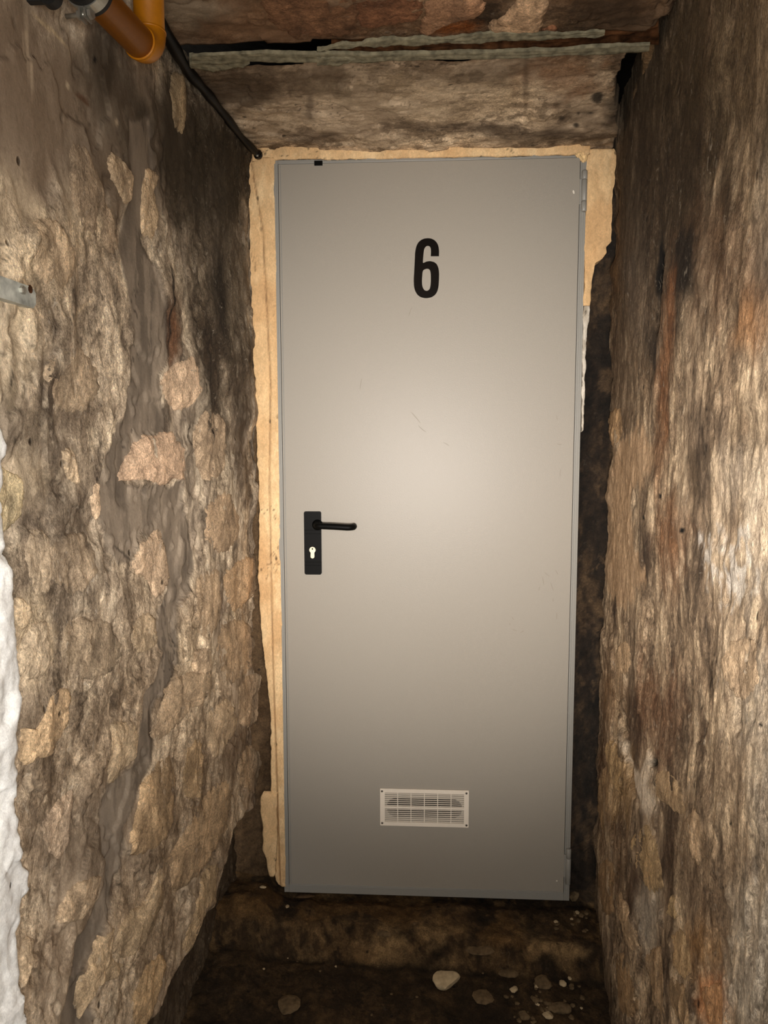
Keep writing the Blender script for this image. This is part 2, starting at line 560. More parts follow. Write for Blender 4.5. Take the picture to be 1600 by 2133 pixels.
def hl(u, v):
    h = 0.014 * fbm(u, v, 3.2, 2.4, 3, 11) + 0.006 * fbm(u, v, 14, 12, 4, 12, 0.55)
    rid = 1 - np.abs(fbm(u, v, 23, 17, 4, 13, 0.6))
    h = h + 0.0040 * (rid - 0.6)
    tm = blob(SL, u, v, 130, 200, 260, 260, 20, soft=0.4, seed=41)
    h = h * (1 - tm) + tm * (0.012 * fbm(u, v, 2.6, 2.2, 2, 11) + 0.0012 * fbm(u, v, 16, 14, 3, 12))
    mm = polymask(SL, u, v, MORTAR_L, 0.010, 0.010, 3)
    hs = 0.010 * fbm(u, v, 3.2, 2.4, 2, 11) + 0.004 * fbm(u, v, 8, 5, 2, 15) - 0.006
    h = h * (1 - mm) + hs * mm
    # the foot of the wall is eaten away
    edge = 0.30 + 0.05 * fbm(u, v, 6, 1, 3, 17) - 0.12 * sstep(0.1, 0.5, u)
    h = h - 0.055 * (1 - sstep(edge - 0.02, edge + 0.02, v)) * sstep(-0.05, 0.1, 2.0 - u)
    # terraces: where one coat of plaster has come away from the next
    t = fbm(u, v, 4.5, 3.2, 5, 19, 0.6)
    h = h + 0.005 * (sstep(0.02, 0.06, t) - 0.5) + 0.004 * sstep(-0.36, -0.33, t)
    # ragged corner at the door
    h = h + (0.010 * fbm(v, u, 9, 1, 4, 23, 0.6)) * np.exp(-np.maximum(u, 0) / 0.05)
    return h


def cl_(u, v):
    col = base_cols(u, v, 31, (84, 74, 63), (172, 157, 138), (236, 221, 197))
    rough = np.clip(0.75 + 0.5 * fbm(u, v, 6, 4, 3, 33), 0.25, 1)
    B = lambda *a, **k: blob(SL, u, v, *a, **k)
    # smooth dusty plaster at the top
    mk = B(200, 260, 230, 190, 20, soft=0.35, seed=41)
    col = over(col, mk * 0.72, (104, 88, 70)); rough = rough * (1 - 0.75 * mk)
    mk = B(60, 170, 110, 230, soft=0.5, seed=42)
    col = over(col, mk * 0.6, (132, 114, 94)); rough = rough * (1 - 0.5 * mk)
    # warmer, paler surface lower down
    mk = sstep(1.25, 0.6, v + 0.1 * fbm(u, v, 4, 4, 3, 43))
    col = over(col, 0.25 * mk, (178, 148, 112))
    # grey damp tone at the near side
    for (px, py, rx, ry, k) in ((110, 1150, 110, 120, .5), (180, 1750, 90, 130, .45), (90, 1230, 90, 60, .5), (130, 950, 70, 60, .5),
                                (90, 470, 60, 60, .3)):
        col = over(col, k * B(px, py, rx, ry, soft=0.7, seed=44), (110, 98, 84))
    # soot and damp marks
    for (px, py, rx, ry, k, c) in (
            (470, 560, 70, 330, .85, (58, 48, 35)), (430, 300, 90, 130, .85, (56, 47, 34)), (490, 360, 60, 120, .85, (50, 42, 30)),
            (435, 800, 18, 170, .85, (48, 38, 28)), (505, 800, 40, 80, .7, (62, 50, 38)), (455, 640, 14, 110, .9, (36, 29, 21)),
            (215, 130, 30, 80, .75, (54, 44, 30)), (255, 190, 34, 70, .6, (50, 40, 26)), (310, 280, 22, 60, .7, (66, 58, 46)),
            (305, 860, 22, 40, .85, (56, 46, 38)), (345, 880, 10, 40, .8, (50, 40, 32)), (325, 1045, 38, 22, .65, (66, 54, 46)),
            (270, 1060, 16, 30, .6, (74, 62, 54)), (110, 790, 34, 22, .7, (70, 58, 46)), (230, 1010, 30, 60, .5, (84, 72, 62)),
            (100, 1060, 60, 60, .6, (92, 80, 68)), (500, 970, 40, 70, .45, (84, 68, 52)), (440, 1250, 30, 40, .6, (84, 62, 46)),
            (235, 1690, 22, 30, .8, (74, 60, 50)), (240, 1850, 14, 40, .6, (74, 62, 52)), (500, 1560, 40, 60, .6, (84, 64, 46)),
            (400, 1440, 30, 20, .7, (90, 70, 54)), (360, 700, 12, 60, .55, (110, 66, 38)), (365, 660, 20, 70, .5, (88, 60, 38)),
            (10, 830, 14, 60, .7, (60, 50, 34)), (60, 900, 40, 50, .55, (90, 78, 62)), (440, 1700, 30, 60, .4, (90, 68, 48)),
            (95, 2000, 50, 60, .35, (96, 76, 58)), (350, 1640, 10, 80, .5, (84, 64, 46)), (170, 860, 60, 40, .5, (96, 82, 68))):
        col = over(col, k * B(px, py, rx, ry, soft=0.6, seed=45 + px % 7, warp=0.5), c)
    # pale lime spots
    for (px, py, rx, ry, k) in ((40, 420, 50, 60, .4), (30, 560, 60, 50, .5), (30, 720, 60, 90, .5), (60, 650, 30, 30, .4), (110, 590, 40, 60, .3),
                                (20, 1010, 50, 60, .5), (60, 1330, 40, 60, .5), (170, 480, 50, 70, .35), (410, 1370, 50, 60, .25)):
        col = over(col, k * B(px, py, rx, ry, soft=0.8, seed=52, warp=0.7), (222, 202, 170))
    t = fbm(u, v, 4.5, 3.2, 5, 19, 0.6)
    ln = np.exp(-((t - 0.04) / 0.012) ** 2) + 0.7 * np.exp(-((t + 0.345) / 0.012) ** 2)
    col = over(col, np.clip(ln, 0, 1) * 0.6, (48, 38, 28))
    mm = polymask(SL, u, v, MORTAR_L, 0.005, 0.010, 3)
    mc = base_cols(u, v, 35, (84, 75, 65), (134, 121, 105), (154, 140, 122), 7, 3)
    col = col * (1 - mm[..., None]) + mc * mm[..., None]
    rough = rough * (1 - 0.85 * mm)
    ring = polymask(SL, u, v, MORTAR_L, 0.004, 0.010, 3) * (1 - polymask(SL, u, v, MORTAR_L, 0.004, 0.010, 3))
    col = over(col, np.clip(ring * 3.2, 0, 1) * 0.5, (44, 36, 28))
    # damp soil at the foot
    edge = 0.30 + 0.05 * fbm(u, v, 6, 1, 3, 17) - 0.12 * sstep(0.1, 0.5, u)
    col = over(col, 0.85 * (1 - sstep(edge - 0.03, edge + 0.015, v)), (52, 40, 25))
    for (px, py, L, wd, ro, k, c) in ((68, 105, 88, 5, 89, .55, (206, 188, 160)), (60, 100, 80, 2.5, 90, .4, (196, 178, 150)), (122, 66, 54, 3, 43, .8, (196, 176, 142)),
                                       (190, 208, 20, 4, 44, .8, (84, 56, 34)), (160, 112, 5, 3, 60, .5, (214, 196, 160)), (159, 178, 8, 3.5, 80, .6, (226, 208, 176)),
                                       (245, 255, 3, 7, 0, .6, (214, 192, 160)), (208, 124, 5, 9, 5, 1, (14, 11, 8)), (172, 650, 40, 3, -40, .5, (214, 192, 160)),
                                       (355, 640, 2.5, 100, 0, .9, (30, 24, 18)), (350, 350, 2, 90, 4, .7, (40, 32, 24)), (312, 1530, 2, 80, 0, .7, (56, 44, 34)),
                                       (432, 850, 2.5, 90, 0, .8, (36, 28, 20)), (260, 1150, 30, 2.5, 40, .7, (40, 32, 24)), (12, 790, 3, 26, 10, .9, (26, 20, 12))):
        col = over(col, k * B(px, py, L, wd, ro, soft=0.4, seed=57, warp=0.35, wf=30), c)
    return col, rough


def sweep_wall(name, S, hf, cf, us, vs, mat, **kw):
    u, v = np.meshgrid(us, vs, indexing='ij')
    P = S.pts(u, v, hf(u, v))
    col, rough = cf(u, v)
    o = link(name, grid_mesh(name, P, col, rough), mat, None, True)
    tag(o, **kw)
    return o


def stone(S, hf, px_poly, rgb, parent, mat, seed, proud=0.007, name='stone', striae=0.5, pts=96):
    Q = np.array(S.poly(px_poly))
    # resample with Catmull-Rom and a ragged edge
    n = len(Q); out = []
    per = max(3, pts // n)
    for i in range(n):
        p0, p1, p2, p3 = Q[i - 1], Q[i], Q[(i + 1) % n], Q[(i + 2) % n]
        for k in range(per):
            t = k / per
            out.append(0.5 * ((2 * p1) + (-p0 + p2) * t + (2 * p0 - 5 * p1 + 4 * p2 - p3) * t * t + (-p0 + 3 * p1 - 3 * p2 + p3) * t ** 3))
    out = np.array(out); c = Q.mean(0); n = len(out)
    rr = 1 + 0.06 * fbm(out[:, 0], out[:, 1], 140, 120, 3, seed + 8, 0.7) + 0.13 * fbm(out[:, 0], out[:, 1], 22, 20, 5, seed, 0.7)
    out = c + (out - c) * rr[:, None]
    rings = [1.0, 0.985, 0.95, 0.88, 0.78, 0.66, 0.52, 0.38, 0.24, 0.1]
    prof = [-0.8, -0.25, 0.25, 0.6, 0.8, 0.92, 1.0, 1.0, 1.0, 1.0]
    uu = np.concatenate([c[0] + (out[:, 0] - c[0]) * r for r in rings] + [[c[0]]])
    vv = np.concatenate([c[1] + (out[:, 1] - c[1]) * r for r in rings] + [[c[1]]])
    pr = np.concatenate([np.full(n, p) for p in prof] + [[1.0]])
    base = hf(uu, vv)
    bm_ = base.mean()
    kb_ = np.clip(pr, 0, 1) * 0.4
    h = base * (1 - kb_) + bm_ * kb_ + proud * pr + 0.0015 * fbm(uu, vv, 60, 50, 3, seed + 9)
    a = rng.uniform(-0.35, 0.35)
    s_ = fbm(uu * math.cos(a) + vv * math.sin(a), vv * math.cos(a) - uu * math.sin(a), 75, 6, 3, seed + 2, 0.5)
    h = h + (pr > 0.3) * (0.0022 * fbm(uu, vv, 28, 18, 4, seed + 1, 0.6) + striae * 0.0026 * s_)
    P = S.pts(uu, vv, h)
    me = bpy.data.meshes.new(name)
    fs = []
    for i in range(len(rings) - 1):
        for k in range(n):
            fs.append((i * n + k, i * n + (k + 1) % n, (i + 1) * n + (k + 1) % n, (i + 1) * n + k))
    L0 = (len(rings) - 1) * n
    for k in range(n):
        fs.append((L0 + k, L0 + (k + 1) % n, len(rings) * n))
    me.from_pydata(P.tolist(), [], fs)
    col = np.array(lin(rgb)) * (1 + 0.30 * fbm(uu, vv, 30, 18, 3, seed + 4) + 0.22 * s_)[:, None]
    wk = sstep(0.0, 0.6, pr)[:, None]
    col = col * (0.78 + 0.22 * wk)
    set_cols(me, np.clip(col, 0.01, 0.9), np.full(len(uu), 0.8))
    me.update()
    return link(name, me, mat, parent, True)


HT = VL.length + 0.02
us = uaxis(-0.03, 1.32, 0.0040, 3.2)
vs = np.arange(-0.16, HT + 0.02, 0.0046)
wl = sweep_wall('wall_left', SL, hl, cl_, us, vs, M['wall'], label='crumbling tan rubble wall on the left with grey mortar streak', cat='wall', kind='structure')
for i, (P, c) in enumerate(STONE_L):
    kk = rng.uniform(0.95, 1.05); c = tuple(x * kk * 0.5 + y * 0.5 for x, y in zip(c, (190, 175, 152)))
    stone(SL, hl, P, c, wl, M['wall'], 60 + i * 3, proud=0.005 if i < 30 else 0.003, striae=0.9 if i in (1, 11, 17, 21, 22) else 0.45)

# white plaster coat standing in for daylight on the left wall's near end
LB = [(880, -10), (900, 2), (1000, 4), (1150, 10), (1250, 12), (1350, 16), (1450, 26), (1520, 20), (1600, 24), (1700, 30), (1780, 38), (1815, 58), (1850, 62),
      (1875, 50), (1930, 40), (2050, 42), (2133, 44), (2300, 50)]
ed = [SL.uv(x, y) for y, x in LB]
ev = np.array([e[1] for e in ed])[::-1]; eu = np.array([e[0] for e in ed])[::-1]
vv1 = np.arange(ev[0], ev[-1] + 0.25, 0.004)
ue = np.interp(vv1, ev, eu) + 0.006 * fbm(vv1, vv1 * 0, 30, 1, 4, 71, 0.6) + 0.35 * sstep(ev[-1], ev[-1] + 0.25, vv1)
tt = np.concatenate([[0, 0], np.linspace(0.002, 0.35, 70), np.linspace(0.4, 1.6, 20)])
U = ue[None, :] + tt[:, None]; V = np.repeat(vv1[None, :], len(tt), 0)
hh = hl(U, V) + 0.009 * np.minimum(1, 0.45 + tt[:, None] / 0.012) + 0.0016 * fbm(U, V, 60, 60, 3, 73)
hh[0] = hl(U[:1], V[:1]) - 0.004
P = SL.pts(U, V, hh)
me = grid_mesh('daylit_coat', P, np.broadcast_to(np.array(lin((236, 236, 232))), P.shape), np.full(U.shape, 0.18))
o = link('daylit_coat', me, M['lime'], wl, True)
o['label'] = 'white plaster coat standing in for daylight at the near edge'

# ------------------------------------------------------------------ right wall
STONE_R = [
    ([(1316, 1762), (1325, 1732), (1345, 1722), (1364, 1790), (1369, 1848), (1342, 1850), (1319, 1800)], (196, 168, 122)),
    ([(1352, 1640), (1370, 1602), (1394, 1620), (1414, 1690), (1400, 1692), (1371, 1670)], (176, 148, 112)),
    ([(1276, 1362), (1300, 1332), (1310, 1378), (1301, 1402), (1281, 1400)], (196, 168, 136)),
    ([(1382, 1900), (1395, 1862), (1409, 1890), (1400, 1912)], (204, 176, 126)),
    ([(1258, 1560), (1268, 1542), (1290, 1590), (1292, 1650), (1278, 1640), (1268, 1600)], (182, 150, 100)),
    ([(1242, 1650), (1262, 1600), (1272, 1680), (1262, 1730), (1246, 1710)], (150, 118, 80)),
    ([(1290, 1870), (1304, 1862), (1328, 1940), (1326, 1985), (1306, 1950)], (170, 146, 118)),
    ([(1248, 1820), (1268, 1780), (1285, 1830), (1282, 1900), (1258, 1900)], (150, 118, 82)),
    ([(1385, 1960), (1410, 1940), (1430, 1990), (1438, 2050), (1405, 2030)], (188, 156, 110)),
    ([(1456, 2070), (1480, 2045), (1500, 2090), (1508, 2140), (1470, 2140)], (178, 116, 66)),
    ([(1390, 2040), (1420, 2060), (1440, 2120), (1430, 2145), (1396, 2110)], (176, 146, 108)),
    ([(1335, 1985), (1362, 1970), (1376, 2040), (1372, 2110), (1348, 2090)], (160, 134, 104)),
    ([(1425, 1700), (1450, 1690), (1470, 1760), (1450, 1800), (1430, 1770)], (158, 134, 108)),
    ([(1284, 2000), (1306, 1990), (1322, 2060), (1318, 2120), (1292, 2100)], (150, 118, 80)),
    ([(1262, 870), (1290, 850), (1292, 905), (1272, 930)], (164, 128, 88)),
    ([(1500, 1360), (1560, 1330), (1580, 1420), (1530, 1460)], (160, 140, 118)),
]


def hr(u, v):
    h = 0.012 * fbm(u, v, 3.5, 1.8, 3, 111) + 0.0035 * fbm(u, v, 16, 11, 4, 112, 0.55)
    rid = 1 - np.abs(fbm(u, v, 28, 14, 4, 113, 0.6))
    h = h + 0.0030 * (rid - 0.6)
    t = fbm(u, v, 5.0, 2.4, 5, 119, 0.6)
    h = h + 0.005 * (sstep(0.12, 0.16, t) - 0.5) * sstep(1.5, 0.9, v)
    h = h + (0.012 * fbm(v, u, 9, 1, 4, 123, 0.6)) * np.exp(-np.maximum(u, 0) / 0.05)
    h = h - 0.012 * blob(SR, u, v, 1371, 620, 7, 80, 4, soft=0.3, seed=5, warp=0.5, wf=30)
    h = h - 0.012 * blob(SR, u, v, 1300, 1560, 8, 90, -12, soft=0.3, seed=6, warp=0.5, wf=30)
    h = h - 0.012 * blob(SR, u, v, 1353, 1588, 6, 8, soft=0.3, seed=6, warp=0.2, wf=30)
    return h


def cr_(u, v):
    col = base_cols(u, v, 131, (68, 56, 45), (148, 129, 108), (212, 192, 165), 11, 6)
    rough = np.clip(0.85 + 0.4 * fbm(u, v, 7, 3, 3, 133), 0.3, 1)
    B = lambda *a, **k: blob(SR, u, v, *a, **k)
    for (px, py, rx, ry, k, c, s) in (
            (1370, 200, 170, 330, .85, (62, 52, 38), .5), (1520, 120, 140, 200, .7, (92, 78, 58), .6), (1310, 480, 90, 260, .85, (54, 42, 30), .6),
            (1430, 420, 60, 220, .6, (56, 44, 30), .5), (1480, 560, 90, 120, .35, (120, 92, 70), .6), (1290, 760, 60, 200, .6, (84, 66, 48), .6),
            (1425, 560, 16, 90, .9, (30, 25, 20), .5), (1371, 600, 9, 110, 1, (14, 11, 9), .3), (1360, 740, 12, 60, .8, (34, 27, 20), .5),
            (1385, 800, 14, 120, .7, (134, 92, 60), .6), (1398, 640, 12, 80, .6, (126, 82, 50), .6), (1390, 1110, 30, 90, .8, (112, 76, 48), .7),
            (1345, 1160, 12, 60, .8, (56, 44, 36), .6), (1570, 690, 34, 60, .4, (206, 150, 98), .8), (1375, 940, 16, 70, .5, (144, 106, 76), .7),
            (1330, 620, 26, 100, .5, (104, 92, 80), .6), (1560, 900, 30, 60, .5, (84, 70, 54), .7), (1350, 1480, 40, 110, .65, (96, 62, 38), .6),
            (1310, 1520, 18, 80, .8, (60, 40, 26), .5), (1420, 1750, 30, 90, .5, (84, 66, 50), .7), (1380, 1780, 14, 90, .7, (64, 46, 34), .6),
            (1460, 1850, 60, 60, .5, (96, 78, 62), .7), (1318, 1880, 10, 80, .8, (70, 50, 36), .5), (1258, 1600, 16, 180, .55, (96, 68, 42), .6),
            (1380, 2050, 10, 90, .7, (60, 44, 32), .5), (1290, 1780, 14, 90, .6, (84, 60, 40), .5), (1270, 1440, 24, 60, .3, (150, 118, 84), .7),
            (1270, 560, 20, 120, .5, (100, 74, 44), .6), (1420, 1000, 40, 60, .35, (96, 80, 60), .7), (1500, 1550, 90, 120, .25, (110, 92, 74), .7),
            (1480, 2080, 34, 50, .75, (176, 114, 64), .6), (1450, 1960, 30, 60, .5, (170, 130, 84), .6), (1290, 1640, 30, 60, .4, (170, 138, 92), .6)):
        col = over(col, k * B(px, py, rx, ry, soft=s, seed=145 + px % 9, warp=0.55, wf=18), c)
    PM = lambda P, **k: polymask(SR, u, v, P, **k)
    # surviving fawn plaster beside the door, whitish lime, grey render bottom right
    mk = PM([(1256, 1010), (1290, 915), (1330, 885), (1368, 960), (1312, 1030), (1322, 1120), (1342, 1200), (1312, 1260), (1262, 1240), (1250, 1100)], warp=0.03, soft=0.012)
    col = over(col, mk * 0.72, (186, 156, 124)); rough = rough * (1 - 0.5 * mk)
    mk = PM([(1446, 1110), (1470, 1092), (1488, 1130), (1540, 1106), (1576, 1122), (1574, 1222), (1560, 1262), (1502, 1232), (1456, 1192)], warp=0.03, soft=0.012)
    sp = sstep(-0.25, 0.15, fbm(u, v, 70, 50, 3, 151))
    col = over(col, mk * sp * 0.8, (196, 190, 182))
    for (px, py, rx, ry, k) in ((1560, 1440, 50, 120, .4), (1580, 1180, 30, 140, .3), (1575, 2010, 60, 160, .7), (1530, 2080, 40, 60, .5), (1345, 1920, 16, 70, .6),
                                (1590, 500, 20, 200, .2), (1540, 1000, 60, 60, .3), (1580, 1650, 30, 100, .4)):
        col = over(col, k * B(px, py, rx, ry, soft=0.8, seed=152, warp=0.7), (176, 168, 156))
    for (x0, y0, x1, y1, wd) in ((1286, 1536, 1312, 1602, 7), (1312, 1602, 1340, 1650, 9), (1344, 1582, 1342, 1640, 10), (1340, 1640, 1346, 1690, 14)):
        cx, cy = (x0 + x1) / 2, (y0 + y1) / 2
        L = math.hypot(x1 - x0, y1 - y0) / 2 + 8
        col = over(col, 0.85 * B(cx, cy, L, wd, math.degrees(math.atan2(y1 - y0, x1 - x0)), soft=0.4, seed=153, warp=0.3, wf=30), (208, 194, 176))
    for (px, py) in ((1353, 1588), (1588, 1510), (1302, 1906), (1378, 1033), (1342, 1078), (1518, 1715), (1420, 1105)):
        col = over(col, B(px, py, 7 if px == 1353 else 3.2, 9 if px == 1353 else 4.5, soft=0.35, seed=154, warp=0.3), (10, 8, 6))
    t = fbm(u, v, 5.0, 2.4, 5, 119, 0.6)
    ln = np.exp(-((t - 0.14) / 0.012) ** 2) * sstep(1.5, 0.9, v)
    col = over(col, np.clip(ln, 0, 1) * 0.55, (48, 36, 26))
    col = over(col, 0.5 * (1 - sstep(0.0, 0.05, v + 0.02 * fbm(u, v, 8, 8, 3, 155))), (56, 42, 26))
    return col, rough


us = uaxis(-0.02, 1.32, 0.0040, 3.2)
vs = np.arange(-0.16, VR.length + 0.14, 0.0046)
wr = sweep_wall('wall_right', SR, hr, cr_, us, vs, M['streaky'], label='streaked brown plastered wall on the right with rust and lime stains', cat='wall', kind='structure')
for i, (P, c) in enumerate(STONE_R):
    kk = rng.uniform(0.92, 1.04); c = tuple(x * kk * 0.45 + y * 0.55 for x, y in zip(c, (166, 145, 120)))
    stone(SR, hr, P, c, wr, M['streaky'], 260 + i * 3, proud=0.0025, striae=0.7)

# ------------------------------------------------------------------ back of the doorway reveal (dark rubble beside and behind the frame)
SB = Surf((0, 0.075, 0), (1, 0, 0), (0, 0, 1), (0, -1, 1))
xr = SR.O.x + 0.10
u, v = np.meshgrid(np.arange(-0.60, 0.70, 0.006), np.arange(-0.15, ZC + 0.16, 0.006), indexing='ij')
h = 0.02 * fbm(u, v, 9, 6, 5, 201, 0.6)
hollow = sstep(0.40, 0.47, u) * (1 - sstep(0.49, 0.54, u)) * sstep(1.9, 1.75, v)
h = h - 0.015 * hollow
h = np.minimum(h, 0.012 + (np.abs(u) > 0.43) * 0.03)
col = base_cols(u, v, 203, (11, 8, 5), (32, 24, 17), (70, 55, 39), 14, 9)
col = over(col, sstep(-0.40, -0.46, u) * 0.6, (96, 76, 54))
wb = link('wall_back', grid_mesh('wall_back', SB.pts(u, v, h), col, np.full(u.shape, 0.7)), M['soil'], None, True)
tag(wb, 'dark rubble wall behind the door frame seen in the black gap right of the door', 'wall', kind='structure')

# ------------------------------------------------------------------ ceiling: soffit, front ceiling
YG0 = atz(800, 128, ZC).y                  # far edge of the lintel gap
YG1 = atz(800, 82, ZC).y
XL = lambda y: SL.O.x + (SL.V * (ZC / SL.V.z)).x + SL.U.x / SL.U.y * y
XR = lambda y: SR.O.x + (SR.V * (ZC / SR.V.z)).x + SR.U.x / SR.U.y * y


def hc(u, v):
    h = 0.010 * fbm(u, v, 3, 3, 3, 301) + 0.004 * fbm(u, v, 12, 18, 4, 302, 0.6) + 0.002 * (1 - np.abs(fbm(u, v, 14, 40, 3, 303)))
    t = fbm(u, v, 5, 7, 4, 305, 0.6)
    h = h + 0.005 * sstep(0.2, 0.24, t)
    # crumbled right-hand end
    h = h - 0.03 * sstep(0.0, 1.0, blob(SC, u, v, 1345, 200, 26, 110, 20, soft=0.5, seed=31, warp=0.7, wf=20))
    return h


def cc_(u, v):
    col = base_cols(u, v, 311, (90, 75, 58), (168, 148, 124), (212, 192, 166), 5, 9)
    rough = np.clip(0.6 + 0.5 * fbm(u, v, 5, 7, 3, 313), 0.2, 1)
    B = lambda *a, **k: blob(SC, u, v, *a, **k)
    front = sstep(-YG0 - 0.005, -YG0 + 0.02, v)
    col = over(col, front * 0.72, (104, 76, 52))
    for (px, py, rx, ry, k, c) in (
            (470, 190, 90, 50, .75, (60, 46, 32)), (620, 165, 200, 28, .7, (72, 56, 40)), (1000, 150, 380, 18, .5, (82, 66, 48)), (1190, 160, 90, 36, .6, (120, 80, 48)),
            (1320, 240, 40, 90, .8, (36, 28, 20)), (560, 260, 80, 20, .4, (150, 130, 104)), (900, 200, 200, 40, .4, (158, 140, 114)),
            (960, 262, 120, 12, .65, (64, 48, 36)), (1090, 270, 120, 12, .65, (60, 46, 34)), (640, 290, 60, 10, .6, (66, 50, 38)),
            (1243, 206, 10, 10, .9, (22, 17, 12)), (1290, 212, 6, 7, .9, (22, 17, 12)), (1205, 236, 5, 4, .9, (24, 18, 13)), (1230, 236, 9, 4, .9, (24, 18, 13)),
            (1200, 255, 5, 3, .9, (26, 20, 14)), (1170, 240, 6, 4, .8, (26, 20, 14)), (645, 220, 8, 34, .6, (66, 52, 40)), (1095, 190, 5, 70, .5, (76, 58, 42)),
            (400, 30, 70, 30, .8, (142, 128, 108)), (440, 70, 60, 30, .6, (78, 60, 42)), (700, 40, 120, 40, .5, (96, 64, 42)), (560, 50, 120, 40, .5, (122, 90, 64)),
            (1015, 25, 55, 30, .85, (40, 30, 20)), (950, 60, 50, 14, .85, (140, 78, 30)), (1250, 30, 120, 40, .75, (58, 44, 30)), (1100, -60, 300, 40, .6, (56, 42, 30))):
        col = over(col, k * B(px, py, rx, ry, soft=0.6, seed=315 + px % 9, warp=0.6, wf=20), c)
    return col, rough


def ceil_part(name, y0, y1, lab):
    # y0 far, y1 near
    vv = np.arange(-y0, -y1, 0.004) if -y1 < 0.9 else np.concatenate([np.arange(-y0, 1.1, 0.004), np.arange(1.1, -y1, 0.03)])
    tt = np.linspace(0, 1, 300)
    V = np.repeat(vv[None, :], 300, 0)
    x0 = np.array([XL(-a) - 0.03 for a in vv]); x1 = np.array([XR(-a) + (0.03 if name == 'ceiling' else -0.012 - 0.05 * sstep(0.05, 0.35, a) + 0.008 * float(fbm(a, 0, 30, 1, 4, 77, 0.6))) for a in vv])
    U = x0[None, :] + (x1 - x0)[None, :] * tt[:, None]
    h = hc(U, V)
    h[:, 0] -= 0.07 if name == 'ceiling' else 0
    if name != 'ceiling': h[-1, :] -= 0.05
    col, rough = cc_(U, V)
    return link(name, grid_mesh(name, SC.pts(U, V, h), col, rough), M['ceil'], None, True)


soffit = ceil_part('ceiling_soffit', 0.09, YG0 - 0.012, '')
soffit.name = 'trim_1'
tag(soffit, 'flat stained plaster soffit between the grey lintel strip and the top of the door', 'soffit', kind='structure')
ceil = ceil_part('ceiling', YG1, -3.1, '')
tag(ceil, 'rough reddish brown ceiling in front of the lintel', 'ceiling', kind='structure')
ST_C = [([(1012, 58), (1050, 18), (1085, -10), (1140, -14), (1136, 30), (1128, 56), (1070, 66)], (178, 150, 122), 0.012),
        ([(900, -10), (990, -12), (1010, 12), (985, 34), (930, 40), (890, 66), (872, 60), (885, 20)], (150, 116, 90), 0.010),
        ([(1128, 58), (1150, 44), (1162, 50), (1158, 66), (1132, 70)], (140, 98, 72), 0.008),
        ([(745, -10), (870, -12), (868, 30), (800, 50), (750, 46)], (112, 78, 56), 0.004),
        ([(560, -10), (735, -12), (735, 60), (680, 78), (590, 66), (555, 30)], (112, 82, 60), 0.004)]
for i, (P, c, pr) in enumerate(ST_C):
    stone(SC, hc, P, c, ceil, M['ceil'], 360 + i * 3, proud=pr, striae=0.2)
ST_S = [([(1340, 128), (1362, 118), (1372, 160), (1358, 200), (1340, 190)], (120, 98, 72)), ([(1318, 215), (1335, 195), (1345, 235), (1325, 262)], (92, 74, 54))]
for i, (P, c) in enumerate(ST_S):
    stone(SC, hc, P, c, soffit, M['ceil'], 380 + i * 3, proud=0.012, striae=0.2)
# black box added above the gap, its shade put into the colour
bm = bmesh.new()
box(bm, (-1.0, YG1 - 0.25, ZC + 0.095), (1.0, 0.15, ZC + 0.14))
bmesh.ops.subdivide_edges(bm, edges=bm.edges, cuts=3)
tag(from_bm('void_box', bm, M['void']), 'black box standing in for the dark void in the gap beside the lintel', 'ceiling', kind='structure')

# steel lintel ------------------------------------------------------------
lint = empty('steel_lintel', (0, YG0, ZC), label='rusty steel lintel with flaking grey paint running across the ceiling gap above the door', cat='beam')


def ribbon(name, prof, mat, parent, thick, zoff, seed, x_of=None, n=260, m_=8, rag=0.004, zn=0.002):
    """prof: list of (px, y_far_px, y_near_px) on the ceiling plane"""
    P = np.zeros((n, m_ + 4, 3))
    xs = np.linspace(prof[0][0], prof[-1][0], n)
    fa = np.interp(xs, [p[0] for p in prof], [p[1] for p in prof]); ne = np.interp(xs, [p[0] for p in prof], [p[2] for p in prof])
    for i in range(n):
        a = atz(xs[i], fa[i], ZC - zoff); b = atz(xs[i], ne[i], ZC - zoff)
        ja = rag * float(fbm(i / n, 0.3, 9, 1, 5, seed, 0.6)); jb = rag * float(fbm(i / n, 0.7, 9, 1, 5, seed + 2, 0.6))
        for k in range(m_ + 4):
            t = min(max((k - 1) / (m_ + 1), 0), 1)
            p = a.lerp(b, t)
            z = ZC - zoff - zn * float(fbm(i / n, t, 9, 5, 5, seed + 4, 0.6))
            if k in (0, m_ + 3): z += thick
            P[i, k] = (p.x, p.y + ja * (1 - t) + jb * t, z)
    return link(name, grid_mesh(name, P), mat, parent, False)


ribbon('flange', [(400, 118, 136), (520, 113, 129), (700, 111, 128), (900, 113, 127), (1090, 108, 122), (1250, 100, 114), (1352, 97, 106)], M['flake'], lint, 0.006, 0.020, 401, rag=0.007)['label'] = 'grey painted lower flange'
ribbon('web', [(690, 94, 112), (900, 95, 114), (1090, 90, 110), (1250, 76, 102), (1372, 56, 96)], M['rust'], lint, 0.02, 0.000, 411, rag=0.006, zn=0.006)['label'] = 'brown rusted web'
ribbon('upper_flange', [(660, 103, 108), (760, 86, 97), (900, 78, 93), (1060, 70, 86), (1180, 72, 80), (1260, 66, 72)], M['flake'], lint, 0.005, 0.016, 421, rag=0.010, zn=0.003)['label'] = 'peeling grey upper flange'
ribbon('paint_flake', [(395, 122, 142), (440, 128, 150), (500, 126, 142), (520, 124, 132)], M['flake'], lint, 0.01, 0.016, 431, n=60, rag=0.006)
ribbon('paint_flake', [(660, 122, 136), (700, 121, 138), (740, 122, 127)], M['flake'], lint, 0.01, 0.022, 437, n=30, rag=0.004)

